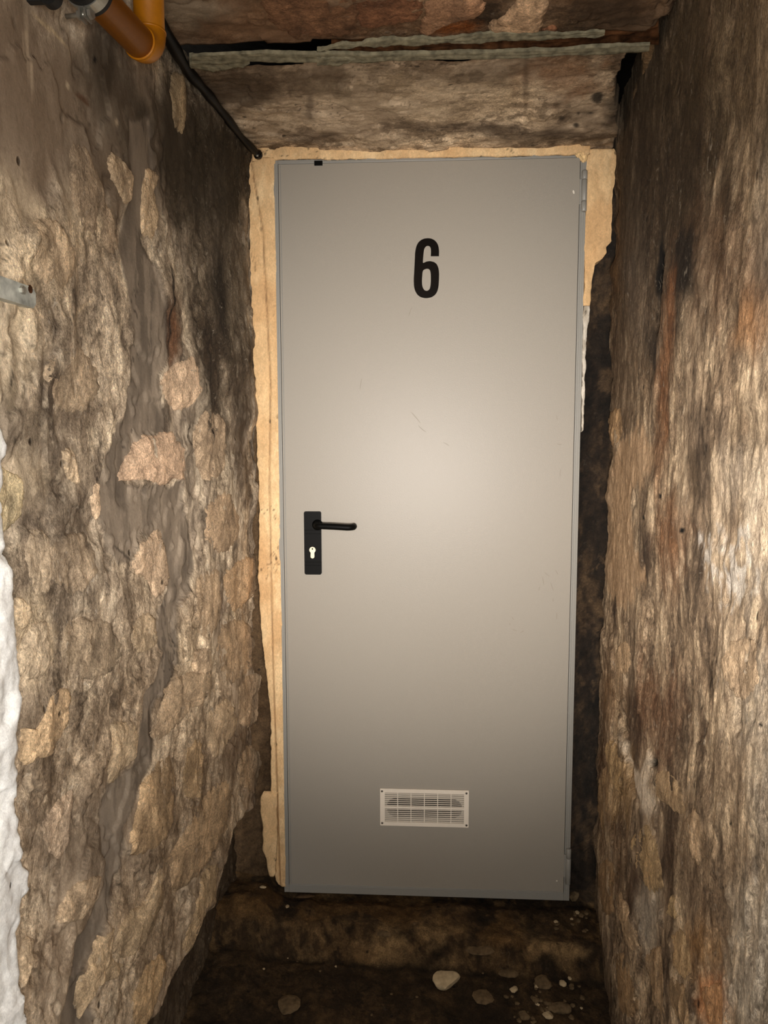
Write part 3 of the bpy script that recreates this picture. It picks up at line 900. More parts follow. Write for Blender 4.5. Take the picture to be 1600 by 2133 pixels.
# ------------------------------------------------------------------ floor
def hfl(x, y):
    edge = -0.155 + 0.02 * fbm(x, y * 0, 7, 1, 4, 501) - 0.02 * sstep(0.1, 0.4, x)
    t = sstep(edge - 0.045, edge + 0.035, y)
    z = ZF + (ZT - ZF) * t
    z = z + 0.010 * fbm(x, y, 6, 6, 4, 502) + 0.005 * fbm(x, y, 26, 26, 4, 503, 0.6)
    z = z + 0.010 * np.exp(-((y - edge) / 0.05) ** 2) * fbm(x, y, 14, 14, 4, 505, 0.6)
    # soil heaped against the walls
    z = z + 0.05 * np.exp(-np.maximum(x + 0.47, 0) / 0.035) * sstep(-0.6, 0.0, y)
    return z - 0.012 * sstep(-0.03, 0.02, y)


ys = np.concatenate([np.arange(-3.2, -0.75, 0.03), np.arange(-0.75, 0.10, 0.004)])
xs = np.arange(-0.85, 0.75, 0.005)
x, y = np.meshgrid(xs, ys, indexing='ij')
col = base_cols(x, y, 511, (20, 15, 8), (50, 38, 24), (96, 76, 50), 9, 9)
edge = -0.155 + 0.02 * fbm(x, y * 0, 7, 1, 4, 501) - 0.02 * sstep(0.1, 0.4, x)
sp = np.exp(-((y - edge - 0.005) / 0.045) ** 2) * sstep(-0.35, 0.35, fbm(x, y, 7, 12, 5, 515, 0.65)) * sstep(-0.5, -0.3, x)
col = over(col, sp * 0.75, (140, 116, 82))  # lit patches of the step front painted pale
col = over(col, 0.8 * np.exp(-((y - edge + 0.042) / 0.012) ** 2) * sstep(-0.2, 0.2, fbm(x, y, 8, 8, 3, 516)), (10, 8, 5))  # shade of the undercut below the step edge painted in
col = over(col, 0.4 * sstep(0.15, 0.5, fbm(x, y, 8, 8, 4, 517)) * sstep(edge, edge + 0.02, y), (104, 78, 44))
col = over(col, 0.55 * (1 - sstep(edge - 0.06, edge - 0.02, y)), (36, 27, 16))
P = np.stack([x, y, hfl(x, y)], -1)
fl = link('floor', grid_mesh('floor', P[:, ::-1], col[:, ::-1], np.full(x.shape, 0.8)), M['soil'], None, True)
tag(fl, 'dark damp earth floor and worn stone threshold under the door', 'floor', kind='structure')

# ------------------------------------------------------------------ door
DW, DH = 0.834, 2.08
door = empty('door_1', (0, 0, 0), label='grey painted steel cellar door with a black 6, lever handle and vent', cat='door', kind='structure')
fb = lambda: bmesh.new()
XL0, XR0 = -DW / 2, DW / 2
# frame: four bars of stepped section
LX, RX = aty(583, 1000).x - aty(568, 1000).x, 0.0
fl_l, fl_r, fl_t, fl_b = 0.0165, 0.0185, 0.0125, 0.026
lx0, lx1, lz0, lz1 = XL0 + fl_l, XR0 - fl_r, fl_b, DH - fl_t
for (lo, hi) in (((XL0, -0.004, 0.0), (lx0 - 0.0022, 0.055, DH)), ((lx1 + 0.0022, -0.004, 0.0), (XR0, 0.055, DH)),
                 ((lx0 - 0.0022, -0.004, lz1 + 0.0022), (lx1 + 0.0022, 0.055, DH)), ((lx0 - 0.0022, -0.004, 0.0), (lx1 + 0.0022, 0.055, lz0 - 0.0022))):
    bm = fb(); box(bm, lo, hi, 0.0012)
    # raised inner lip of the rebate
    from_bm('frame_bar', bm, M['frame'], door, False)
bm = fb()
box(bm, (XL0 + 0.0045, -0.0062, 0.01), (XL0 + 0.0095, -0.003, DH - 0.01), 0.0008)
box(bm, (XR0 - 0.0120, -0.0062, 0.01), (XR0 - 0.0060, -0.003, DH - 0.01), 0.0008)
from_bm('frame_bead', bm, M['frame'], door)
bm = fb()
box(bm, (lx0 - 0.004, 0.012, lz0 - 0.004), (lx1 + 0.004, 0.05, lz1 + 0.004))
# ring only: seal visible in the seam
bm.free(); bm = fb()
for lo, hi in (((lx0 - 0.004, 0.008, lz0), (lx0 + 0.004, 0.05, lz1)), ((lx1 - 0.004, 0.008, lz0), (lx1 + 0.004, 0.05, lz1)),
               ((lx0, 0.008, lz1 - 0.004), (lx1, 0.05, lz1 + 0.004)), ((lx0, 0.008, lz0 - 0.004), (lx1, 0.05, lz0 + 0.004))):
    box(bm, lo, hi)
from_bm('door_seal', bm, M['seal'], door)
# leaf with the vent hole
v0, v1 = aty(806, 1659), aty(962, 1702)
hole = rrect(v0.x, min(v0.z, v1.z), v1.x, max(v0.z, v1.z), abs(v0.z - v1.z) / 2 - 0.002, 6)
bm = fb()
plate(bm, [(lx0, lz0), (lx1, lz0), (lx1, lz1), (lx0, lz1)], -0.007, 0.03, [hole])
bm.normal_update()
leaf = from_bm('door_leaf', bm, M['door'], door)
# folded edge lines along the left and bottom of the leaf
bm = fb()
box(bm, (lx0 + 0.0035, -0.0085, lz0 + 0.004), (lx0 + 0.0062, -0.0065, lz1 - 0.004), 0.0008)
box(bm, (lx0 + 0.004, -0.0085, lz0 + 0.0015), (lx1 - 0.004, -0.0065, lz0 + 0.0040), 0.0008)
from_bm('leaf_fold', bm, M['frame'], door)
YF = -0.007


def D(px, py, y=YF):
    p = aty(px, py, y); return (p.x, p.z)


# number six
SIX = [(885, 730), (1080, 730), (1083, 600), (1070, 500), (1040, 420), (980, 350), (900, 310), (820, 300), (730, 310), (650, 345), (590, 400), (550, 470), (525, 560),
       (510, 660), (505, 800), (490, 1100), (478, 1300), (485, 1450), (510, 1550), (560, 1640), (640, 1705), (770, 1732), (900, 1710), (990, 1650), (1040, 1570),
       (1070, 1460), (1083, 1250), (1083, 1100), (1065, 1000), (1030, 920), (970, 870), (870, 845), (790, 855), (710, 890), (697, 880), (705, 750), (720, 600), (740, 530),
       (780, 490), (820, 482), (860, 495), (885, 540), (890, 620)]
SIXH = [(690, 1090), (720, 1050), (790, 1025), (840, 1035), (870, 1070), (885, 1150), (888, 1300), (880, 1430), (860, 1510), (820, 1548), (780, 1555), (735, 1540),
        (700, 1490), (680, 1420), (675, 1300)]


def smooth_loop(P, keep=()):
    out = []
    n = len(P)
    for i in range(n):
        if i in keep:
            out.append(P[i]); continue
        a, b, c = P[i - 1], P[i], P[(i + 1) % n]
        out.append(tuple(0.2 * a[j] + 0.8 * b[j] for j in (0, 1)))
        out.append(tuple(0.2 * c[j] + 0.8 * b[j] for j in (0, 1)))
    return out


cv = lambda P: [D(820 + X / 11.43, 470 + Y / 11.43) for X, Y in P]
bm = fb()
plate(bm, cv(smooth_loop(SIX, (0, 1, 33, 34))), YF - 0.0008, YF + 0.0005, [cv(smooth_loop(SIXH))])
from_bm('number_six', bm, M['decal'], door)['label'] = 'glossy black condensed numeral 6'
bm = fb(); a = D(655, 336); b = D(672, 345)
box(bm, (a[0], YF - 0.004, b[1]), (b[0], YF + 0.001, a[1]), 0.0005)
from_bm('door_stop_tab', bm, M['blackp'], door)['label'] = 'small black tab at the top edge'

# handle ---------------------------------------------------------------
a = D(634, 1065); b = D(671, 1196)
hs = from_bm  # alias
bm = fb()
pl_x0, pl_x1, pl_z0, pl_z1 = a[0] + 0.0, b[0] - 0.0005, b[1], a[1]
plate(bm, rrect(pl_x0, pl_z0, pl_x1, pl_z1, 0.005), YF - 0.008, YF)
bp = from_bm('lock_plate', bm, M['blackp'], door)
for py in (1104, 1111, 1170, 1177):
    z = D(650, py)[1]
    bm = fb(); box(bm, (pl_x0 + 0.001, YF - 0.0093, z - 0.0012), (pl_x1 - 0.001, YF - 0.0075, z + 0.0012), 0.0004)
    from_bm('raised_rib', bm, M['blackp'], bp)
c = D(655, 1096)
bm = fb()
yb = -0.056
e = aty(737, 1099, yb)
s = aty(657, 1097, yb)
pts = [(s.x, YF - 0.006, s.z + 0.002), (s.x, YF - 0.030, s.z + 0.002)]
for k in range(7):
    t = k / 6 * math.pi / 2
    pts.append((s.x + 0.013 * (1 - math.cos(t)), YF - 0.030 - 0.015 * math.sin(t), s.z + 0.002 - 0.001 * k / 6))
pts.append((s.x + 0.05, yb, s.z))
ex = e.x - 0.018
pts.append((ex, yb, e.z))
for k in range(1, 9):
    t = k / 8 * math.pi / 2
    pts.append((ex + 0.016 * math.sin(t), yb + 0.016 * (1 - math.cos(t)), e.z))
pts.append((ex + 0.016, yb + 0.026, e.z + 0.0005))
tube(bm, pts, [0.0105, 0.0095] + [0.0085] * (len(pts) - 2), 24)
from_bm('lever', bm, M['blackp'], bp, True)
bm = fb()
tube(bm, [(s.x, YF - 0.0075, s.z), (s.x, YF - 0.013, s.z)], [0.0155, 0.0135], 28)
from_bm('lever_collar', bm, M['blackp'], bp, True)
k0 = D(652.2, 1144.5); kb = D(652.2, 1158)
ro = 0.0088; ri = 0.0054
lo = []
for k in range(0, 25):
    an = R(-55 + 290 * k / 24); lo.append((k0[0] + ro * math.cos(an), k0[1] + ro * math.sin(an)))
for k in range(0, 13):
    an = R(180 + 180 * k / 12); lo.append((kb[0] + ri * math.cos(an), kb[1] + ri * math.sin(an)))
kh = [(k0[0] + 0.0022 * math.cos(t) , k0[1] + 0.003 + 0.0026 * math.sin(t)) for t in np.linspace(0, 2 * math.pi, 10)[:-1]]
bm = fb(); plate(bm, lo, YF - 0.0115, YF - 0.007, [kh])
cyl = from_bm('lock_cylinder', bm, M['brass'], bp); cyl['label'] = 'pale metal profile cylinder with keyhole'

# vent ------------------------------------------------------------------
va, vb = D(792, 1641), D(976, 1722)
vx0, vx1, vz1, vz0 = va[0], vb[0], va[1], vb[1]
tilt = 0.0
bw = 0.0125
bm = fb()
W6 = (vx1 - vx0 - 2 * bw)
mid = (vz0 + vz1) / 2
holes = []
nb = 6
cw = W6 / nb
for r_ in range(2):
    z0 = vz0 + 0.0115 if r_ == 0 else mid + 0.0028
    z1 = mid - 0.0028 if r_ == 0 else vz1 - 0.0115
    for k in range(nb):
        x0 = vx0 + bw + k * cw + 0.0011; x1 = vx0 + bw + (k + 1) * cw - 0.0011
        holes.append([(x0, z0), (x1, z0), (x1, z1), (x0, z1)])
plate(bm, rrect(vx0, vz0, vx1, vz1, 0.002), YF - 0.0055, YF - 0.0025, holes)
grille = from_bm('vent_grille', bm, M['white'], door); grille['label'] = 'white louvred ventilation grille'
nsl = 7
for H_ in holes:
    (x0, z0), _, (x1, z1), _ = H_
    for k in range(nsl):
        zc = z0 + (k + 0.5) * (z1 - z0) / nsl
        bm = fb()
        box(bm, (x0 - 0.0008, YF - 0.0048, zc - 0.0013), (x1 + 0.0008, YF - 0.0026, zc + 0.0006))
        from_bm('slat', bm, M['white'], grille)
for px, py in ((796, 1646), (971.5, 1650.5), (796.5, 1712), (971.5, 1717)):
    x_, z_ = D(px, py); bm = fb()
    tube(bm, [(x_, YF - 0.0050, z_), (x_, YF - 0.0068, z_), (x_, YF - 0.0074, z_)], [0.0032, 0.0030, 0.0018], 14)
    from_bm('screw', bm, M['screw'], grille)
# back of the vent hole: rim box
bm = fb(); a0 = min(v0.z, v1.z) - 0.004; a1 = max(v0.z, v1.z) + 0.004
box(bm, (v0.x - 0.004, 0.0305, a0), (v1.x + 0.004, 0.034, a1))
from_bm('vent_duct', bm, M['seal'], door)

# hinges --------------------------------------------------------------------
for nm, (px, ya, yb_), cuts in (('hinge', (1215.5, 355, 441), (374, 419)), ('hinge', (1181.5, 1768, 1842), (1788,))):
    top = aty(px, ya, -0.011); bot = aty(px, yb_, -0.011)
    hx = (top.x + bot.x) / 2
    hx = XR0 - 0.0065
    hg = empty('hinge', (hx, -0.008, bot.z)); hg.parent = door
    zs = [top.z] + [aty(px, c_, -0.011).z for c_ in cuts] + [bot.z]
    for i in range(len(zs) - 1):
        bm = fb()
        za, zb = zs[i] - 0.0006, zs[i + 1] + 0.0006
        tube(bm, [(hx, -0.010, za), (hx, -0.010, za - 0.0012), (hx, -0.010, zb + 0.0012), (hx, -0.010, zb)], [0.0062, 0.0074, 0.0074, 0.0062], 20)
        from_bm('knuckle', bm, M['frame'], hg, True)
    bm = fb(); box(bm, (hx - 0.012, -0.009, bot.z + 0.02), (hx - 0.006, -0.004, top.z - 0.02), 0.001)
    from_bm('hinge_leaf', bm, M['frame'], hg)

# scuffs and chips on the leaf ---------------------------------------------


def mark(px, py, L, ang, wd, mat, name='scuff_mark'):
    bm = fb()
    x_, z_ = D(px, py); s_ = L * 0.00133 / 2
    w_ = wd * 0.00133 / 2
    n_ = 7; ring = []
    ca, sa = math.cos(R(ang)), -math.sin(R(ang))
    bend = random.uniform(-0.12, 0.12)
    for k in range(n_):
        t = -1 + 2 * k / (n_ - 1)
        ring.append((t * s_, w_ * math.sqrt(max(0, 1 - t * t)) + bend * s_ * (1 - t * t)))
    for k in range(n_ - 2, 0, -1):
        t = -1 + 2 * k / (n_ - 1)
        ring.append((t * s_, -w_ * math.sqrt(max(0, 1 - t * t)) + bend * s_ * (1 - t * t)))
    plate(bm, [(x_ + a_ * ca - b_ * sa, z_ + a_ * sa + b_ * ca) for a_, b_ in ring], YF - 0.0002, YF + 0.0004)
    from_bm(name, bm, mat, door)


for (px, py, L, an, wd) in ((752, 800, 26, 100, 1.2), (855, 650, 22, 110, 1.3), (866, 870, 34, 50, 1.2), (880, 893, 24, 40, 1.0), (930, 925, 16, 30, 1),
                            (1132, 1210, 20, 80, 1.4), (1140, 1196, 16, 40, 1.2), (1150, 1222, 22, 70, 1.3), (1124, 1226, 10, 100, 1.4), (1160, 1192, 12, 60, 1.4), (1168, 985, 20, 95, 1.0),
                            (1165, 925, 12, 10, 1.2), (1160, 1283, 16, 90, 1.6), (1068, 1288, 8, 60, 1.5), (1072, 1312, 12, 20, 1.2), (1088, 1316, 10, 150, 1.2), (1160, 870, 12, 80, 1),
                            (1152, 1250, 8, 90, 1.6), (1062, 1300, 6, 90, 1.6)):
    mark(px, py, L, an, wd, M['scuff'])
mark(1195, 400, 8, 75, 3.5, M['chip'], 'paint_chip')
mark(1160, 1835, 4, 0, 3, M['chip'], 'paint_chip')

# ------------------------------------------------------------------ cream mortar round the frame
def cream_cols(u, v, seed):
    col = base_cols(u, v, seed, (206, 170, 124), (216, 182, 136), (226, 198, 154), 8, 5)
    col = over(col, 0.5 * sstep(0.25, 0.6, fbm(u, v, 10, 5, 4, seed + 3)), (196, 156, 110))
    return col


def strip(name, rows, along, y0, seed, mat, cols=18, rag=0.003, relief=0.004, thick=0.03, step=0.005, label=None, colf=cream_cols, kind='structure', crack=None):
    """rows: (s, a, b) in door plane coordinates; along 'z' -> s is z and a..b are x; along 'x' -> s is x and a..b are z"""
    rows = sorted(rows)
    s_ = np.arange(rows[0][0], rows[-1][0], step)
    A = np.interp(s_, [r[0] for r in rows], [r[1] for r in rows]) + rag * fbm(s_, s_ * 0, 40, 1, 4, seed, 0.6)
    B_ = np.interp(s_, [r[0] for r in rows], [r[2] for r in rows]) + rag * fbm(s_, s_ * 0 + 3, 40, 1, 4, seed + 1, 0.6)
    t = np.concatenate([[0, 0], np.linspace(0, 1, cols), [1, 1]])
    T = np.repeat(t[None, :], len(s_), 0)
    X = A[:, None] + (B_ - A)[:, None] * T
    S_ = np.repeat(s_[:, None], len(t), 1)
    if along == 'z': u, v = X, S_
    else: u, v = S_, X
    pr = np.sin(np.clip(T, 0.02, 0.98) * math.pi) ** 0.35
    d = y0 - relief * fbm(u, v, 18, 9, 4, seed + 4, 0.55) - 0.004 * pr
    if crack is not None:
        cx = np.interp(s_, *crack) if not callable(crack) else crack(s_)
        d = d + 0.006 * np.exp(-((X - cx[:, None]) / 0.0022) ** 2)
    d[:, 0] = y0 + thick; d[:, -1] = y0 + thick
    d[0, :] = y0 + thick; d[-1, :] = y0 + thick
    Pq = np.stack([u, d, v], -1)
    if along == 'x': Pq = Pq[::-1]
    col = colf(u, v, seed + 7)
    if crack is not None:
        col = over(col, 0.75 * np.exp(-((X - cx[:, None]) / 0.0016) ** 2), (84, 58, 36))
    if along == 'x': col = col[::-1]
    o = link(name, grid_mesh(name, Pq[:, ::-1] if along == 'x' else Pq[::-1][:, ::-1] * 1.0, col[:, ::-1] if along == 'x' else col[::-1][:, ::-1], np.full(col.shape[:2], 0.2)), mat, None, True)
    if label: tag(o, label, 'plaster', kind=kind)
    return o


def zx(px, py, y=-0.004):
    p = aty(px, py, y); return p.z, p.x


rowsL = []
for py, xa, xb in ((1850, 588, 594), (1835, 576, 594), (1800, 570, 594), (1700, 572, 592), (1650, 566, 592), (1500, 566, 589), (1400, 556, 587), (1300, 545, 586), (1200, 540, 584),
                   (1060, 542, 582), (900, 536, 579), (700, 528, 576), (500, 522, 573), (400, 520, 571), (322, 522, 571)):
    z_, a_ = zx(xa, py); _, b_ = zx(xb, py)
    rowsL.append((z_, a_ - 0.002, max(b_, XL0) + 0.003))
mL = strip('trim_2', rowsL, 'z', -0.003, 601, M['foam'], label='cream mortar strip down the left side of the door frame', rag=0.0022, relief=0.002, cols=22,
           crack=([rowsL[0][0], 0.7, 1.2, 1.5, 1.9, 2.08], [XL0 - 0.012, XL0 - 0.022, XL0 - 0.024, XL0 - 0.016, XL0 - 0.03, XL0 - 0.06]))
# loose flap of cream mortar at the foot
rows = []
for py, xa, xb in ((1828, 562, 570), (1815, 558, 575), (1790, 556, 576), (1770, 548, 577), (1720, 548, 578), (1690, 543, 578), (1660, 543, 578), (1650, 550, 577)):
    z_, a_ = zx(xa, py, -0.01); _, b_ = zx(xb, py, -0.01); rows.append((z_, a_, b_))
o = strip('mortar_flap', rows, 'z', -0.010, 611, M['foam'], rag=0.002, relief=0.003, thick=0.012, cols=12)
o.parent = mL
o['label'] = 'loose drip of cream mortar at the foot'
rows = []
for px, ya, yb_ in ((522, 318, 336), (560, 314, 333), (640, 311, 331), (700, 312, 332), (740, 308, 331), (800, 306, 330), (870, 302, 328), (940, 293, 327), (1000, 290, 326), (1060, 289, 325), (1130, 288, 323),
                    (1200, 292, 322), (1218, 292, 324), (1234, 300, 318)):
    p = aty(px, ya, -0.004); q = aty(px, yb_, -0.004)
    rows.append((p.x, q.z - 0.002, p.z + 0.014))
strip('trim_3', rows, 'x', -0.004, 621, M['foam'], label='cream mortar band along the top of the door frame', rag=0.002, relief=0.003, cols=14)
rows = []
for py, xa, xb in ((640, 1216, 1228), (620, 1216, 1230), (600, 1217, 1233), (560, 1218, 1237), (548, 1218, 1240), (540, 1218, 1255), (528, 1218, 1262), (515, 1218, 1262), (505, 1218, 1272), (470, 1217, 1273),
                   (440, 1222, 1274), (400, 1223, 1276), (370, 1222, 1282), (340, 1222, 1285), (320, 1222, 1283), (305, 1222, 1276)):
    z_, a_ = zx(xa, py); _, b_ = zx(xb, py)
    rows.append((z_, a_, b_))
mR = strip('trim_4', rows, 'z', -0.004, 631, M['foam'], label='ragged cream mortar patch right of the upper hinge', rag=0.0022, relief=0.006, thick=0.05, cols=26)
rows = []
for py, xa, xb in ((900, 1211, 1215), (800, 1213, 1219), (720, 1214, 1222), (650, 1215, 1228), (630, 1216, 1228)):
    z_, a_ = zx(xa, py); _, b_ = zx(xb, py); rows.append((z_, a_, b_))


def pale_cols(u, v, seed):
    return base_cols(u, v, seed, (150, 140, 124), (186, 178, 164), (214, 208, 196), 20, 10)


o = strip('mortar_smear', rows, 'z', -0.004, 641, M['foam'], rag=0.003, relief=0.004, thick=0.02, cols=8, colf=pale_cols)
o.parent = mR; o['label'] = 'whitish mortar smear along the frame edge'
# cream smears over the top corner of the frame
for (pp, sd) in (([(1196, 318), (1222, 316), (1224, 332), (1216, 340), (1211, 337)], 651),):
    S_ = Surf((0, -0.0045, 0), (1, 0, 0), (0, 0, 1), (0, -1, 1))
    stone(S_, lambda u, v: np.zeros(np.shape(u)), pp, (204, 176, 132), mR, M['foam'], sd, proud=0.003, name='mortar_smear', striae=0)

# ------------------------------------------------------------------ black cable in the left corner
cab = empty('black_cable', tuple(aty(540, 322, -0.01)), label='thick black cable in the corner between left wall and ceiling', cat='cable')
pts = []
for t in np.linspace(0, 1, 40):
    px = np.interp(t, [0, 0.12, 0.35, 0.6, 0.85, 1], [300, 345, 392, 440, 500, 538]); py = np.interp(t, [0, 0.12, 0.35, 0.6, 0.85, 1], [0, 72, 150, 206, 286, 322])
    p = atz(px, py, ZC - 0.018)
    pts.append((p.x + 0.001 * math.sin(t * 17), min(p.y, -0.012), ZC - 0.016 + 0.0015 * math.sin(t * 11)))
bm = fb(); tube(bm, pts, [0.0125 + 0.0014 * math.sin(i * 0.9) - 0.004 * (i / 39) for i in range(40)], 14)
from_bm('sheath', bm, M['cable'], cab, True)
bm = fb(); e_ = Vector(pts[-1])
tube(bm, [e_ + Vector((0, 0.003, 0.002)), e_ + Vector((0.002, -0.006, -0.004)), e_ + Vector((0.003, -0.010, -0.008))], [0.012, 0.012, 0.006], 14)
from_bm('end_gland', bm, M['decal'], cab, True)
bm = fb(); box(bm, e_ + Vector((-0.002, -0.014, -0.010)), e_ + Vector((0.004, -0.010, -0.004)), 0.001)
from_bm('gland_screw', bm, M['zinc'], cab)

# ------------------------------------------------------------------ orange pipe
RP = 0.0245
yp = -0.76
el = aty(313, 112, yp)
dirw = Vector((SL.U.x, SL.U.y, 0)).normalized()
dirw = (aty(205, -8, 0) - CAM).normalized()
# run towards the camera: find the horizontal direction whose image passes the clamp
best = None
for k in range(-40, 41):
    a = R(k * 0.5); d_ = Vector((math.sin(a), -math.cos(a), 0.0))
    q = el + d_ * 0.25 - CAM
    X = 800 + F * q.dot(rt) / q.dot(fw); Y = 1066.5 - F * q.dot(up) / q.dot(fw)
    # distance of (188,-12) from the line el->q in the image
    X0 = 313; Y0 = 112
    dd = abs((188 - X0) * (Y - Y0) - (-20 - Y0) * (X - X0)) / math.hypot(X - X0, Y - Y0)
    if best is None or dd < best[0]: best = (dd, d_, k)
pd = best[1]
print('pipe', el, pd, best, 'wall x at y', XL(yp))
pipe = empty('gas_pipe', tuple(el), label='orange painted pipe with an elbow below the ceiling at top left', cat='pipe')
bm = fb()
ang_pts = []
rb = 0.034
# elbow from vertical to horizontal
cen = el + Vector((0, 0, rb)) + pd * rb
for k in range(13):
    t = k / 12 * math.pi / 2
    ang_pts.append(cen - pd * rb * math.cos(t) - Vector((0, 0, rb)) * math.sin(t))
tube(bm, ang_pts, RP * 1.06, 32)
from_bm('elbow', bm, M['orange'], pipe, True)
bm = fb(); tube(bm, [ang_pts[0] + Vector((0, 0, -0.002)), ang_pts[0] + Vector((0, 0, 0.5))], RP, 32)
from_bm('vertical_run', bm, M['orange'], pipe, True)
bm = fb(); tube(bm, [ang_pts[-1] - pd * 0.002, ang_pts[-1] + pd * 1.2], RP, 32)
from_bm('horizontal_run', bm, M['orange'], pipe, True)
for p_, d_ in ((ang_pts[0], Vector((0, 0, 1))), (ang_pts[-1], pd)):
    bm = fb(); tube(bm, [p_ - d_ * 0.002, p_ - d_ * 0.0012, p_ + d_ * 0.0012, p_ + d_ * 0.002], [RP * 1.04, RP * 1.10, RP * 1.10, RP * 1.04], 32)
    from_bm('weld_seam', bm, M['orange'], pipe, True)


def project(p):
    q = Vector(p) - CAM
    return 800 + F * q.dot(rt) / q.dot(fw), 1066.5 - F * q.dot(up) / q.dot(fw)


def ring_band(bm, c, ax, r_in, r_out, wd, n=48):
    """a closed band round axis ax"""
    prof = [(r_in, -wd / 2), (r_out, -wd / 2), (r_out, wd / 2), (r_in, wd / 2)]
    a = ax.orthogonal().normalized(); b = ax.cross(a)
    V_ = []
    for k in range(n):
        t = 2 * math.pi * k / n
        d_ = a * math.cos(t) + b * math.sin(t)
        V_.append([bm.verts.new(c + d_ * r + ax * h_) for r, h_ in prof])
    for k in range(n):
        for j in range(4):
            bm.faces.new((V_[k][j], V_[(k + 1) % n][j], V_[(k + 1) % n][(j + 1) % 4], V_[k][(j + 1) % 4]))


# place along the run where the axis projects near (165,-32)
sbest = min(np.arange(0.02, 0.7, 0.005), key=lambda s: abs(project(el + pd * s)[0] - 182))
cc = el + pd * sbest
print('clamp', cc, project(cc), sbest)
cl = empty('pipe_clamp', tuple(cc), label='zinc pipe clamp with black rubber lining and bolt around the orange pipe', cat='clamp')
bm = fb(); ring_band(bm, cc, pd, RP + 0.0003, RP + 0.0060, 0.036); from_bm('rubber_lining', bm, M['rubber'], cl)
bm = fb(); ring_band(bm, cc, pd, RP + 0.0058, RP + 0.0078, 0.018); from_bm('band', bm, M['zinc'], cl)
# lugs and bolt below the band, bolt pointing to the wall (left)
sd = Vector((0, 0, 1)).cross(pd).normalized()
if sd.x > 0: sd = -sd
lug = cc - Vector((0, 0, RP + 0.012)) + sd * 0.004
for k in (-1, 1):
    bm = fb(); q = lug + sd * 0.004 * k
    for_v = bmesh.ops.create_cube(bm, size=1)['verts']
    for v_ in for_v:
        v_.co = q + sd * v_.co.x * 0.0025 + pd * v_.co.y * 0.018 + Vector((0, 0, 1)) * v_.co.z * 0.018
    from_bm('lug', bm, M['zinc'], cl)
bm = fb(); tube(bm, [lug - sd * 0.010, lug + sd * 0.030], 0.0033, 16); bt = from_bm('bolt', bm, M['zinc'], cl, True)
bm = fb(); tube(bm, [lug - sd * 0.0065, lug - sd * 0.0115], 0.0075, 6); from_bm('bolt_head', bm, M['zinc'], bt)
bm = fb(); tube(bm, [lug + sd * 0.0055, lug + sd * 0.0105], 0.0070, 6); from_bm('nut', bm, M['zinc'], bt)
bm = fb(); tube(bm, [cc + Vector((0, 0, RP + 0.005)), Vector((cc.x, cc.y, ZC + 0.02))], 0.004, 12); from_bm('threaded_rod', bm, M['zinc'], cl, True)

# small black rubber-lined clip on the wall, far left top
p = SL.uv(73, -6)
cw_ = SL.O + SL.U * p[0] + SL.V * p[1] + SL.N * 0.022
clip = empty('cable_clip', tuple(cw_), label='small black rubber clip holding a grey conduit at the top left edge', cat='clip')
ax = Vector((0, 0, 1)) * 0.0 + SL.U
bm = fb(); ring_band(bm, cw_, SL.U, 0.009, 0.0135, 0.014, 28); from_bm('rubber_ring', bm, M['rubber'], clip)
bm = fb(); box(bm, cw_ - Vector((0.040, 0.006, 0.008)), cw_ + Vector((-0.010, 0.006, 0.008)), 0.002); from_bm('foot', bm, M['rubber'], clip)
con = empty('conduit', tuple(cw_), label='thin grey conduit running toward the viewer through the small black clip', cat='conduit')
bm = fb(); tube(bm, [cw_ - SL.U * 0.012, cw_ + SL.U * 0.9], 0.0088, 20); from_bm('tube', bm, M['flake'], con, True)

# ------------------------------------------------------------------ galvanised bracket at the left edge
a_ = SL.uv(50, 612)
br = empty('metal_bracket', tuple(SL.O + SL.U * a_[0] + SL.V * a_[1]), label='corroded galvanised flat bar bracket on the left wall', cat='bracket')
vz0, vz1 = SL.uv(30, 637)[1], SL.uv(30, 594)[1]
bm = fb()
ring = []
L_ = 0.16; hgt = (vz1 - vz0)
out_ = [(0.0, 0.006), (0.0, hgt * 0.75), (0.004, hgt * 0.92), (0.012, hgt), (L_, hgt), (L_, 0), (0.006, 0)]
bh = 0.016 + 0.0
base_h = float(hl(np.array([a_[0] + 0.05]), np.array([a_[1]]))[0]) + 0.012
fr = [bm.verts.new(SL.O + SL.U * (a_[0] + q[0]) + SL.V * (vz0 + q[1]) + SL.N * (base_h + 0.004)) for q in out_]
bk = [bm.verts.new(SL.O + SL.U * (a_[0] + q[0]) + SL.V * (vz0 + q[1]) + SL.N * (base_h - 0.012)) for q in out_]
bm.faces.new(fr); bm.faces.new(bk[::-1])
for i in range(len(fr)):
    j = (i + 1) % len(fr); bm.faces.new((fr[j], fr[i], bk[i], bk[j]))
from_bm('flat_bar', bm, M['galv'], br)
bm = fb()
q = SL.O + SL.U * (a_[0] + 0.032) + SL.V * (vz0 + hgt * 0.68) + SL.N * (base_h + 0.003)
tube(bm, [q, q + SL.N * 0.005, q + SL.N * 0.006], [0.0055, 0.0055, 0.004], 6); from_bm('bolt_head', bm, M['zinc'], br)
bm = fb()
q = SL.O + SL.U * (a_[0] + 0.012) + SL.V * (vz0 + hgt * 0.86) + SL.N * (base_h + 0.0038)
tube(bm, [q, q + SL.N * 0.0006], [0.006, 0.004], 9); from_bm('rust_bloom', bm, M['rust'], br)['label'] = 'orange rust bloom'

# ------------------------------------------------------------------ rubble on the floor


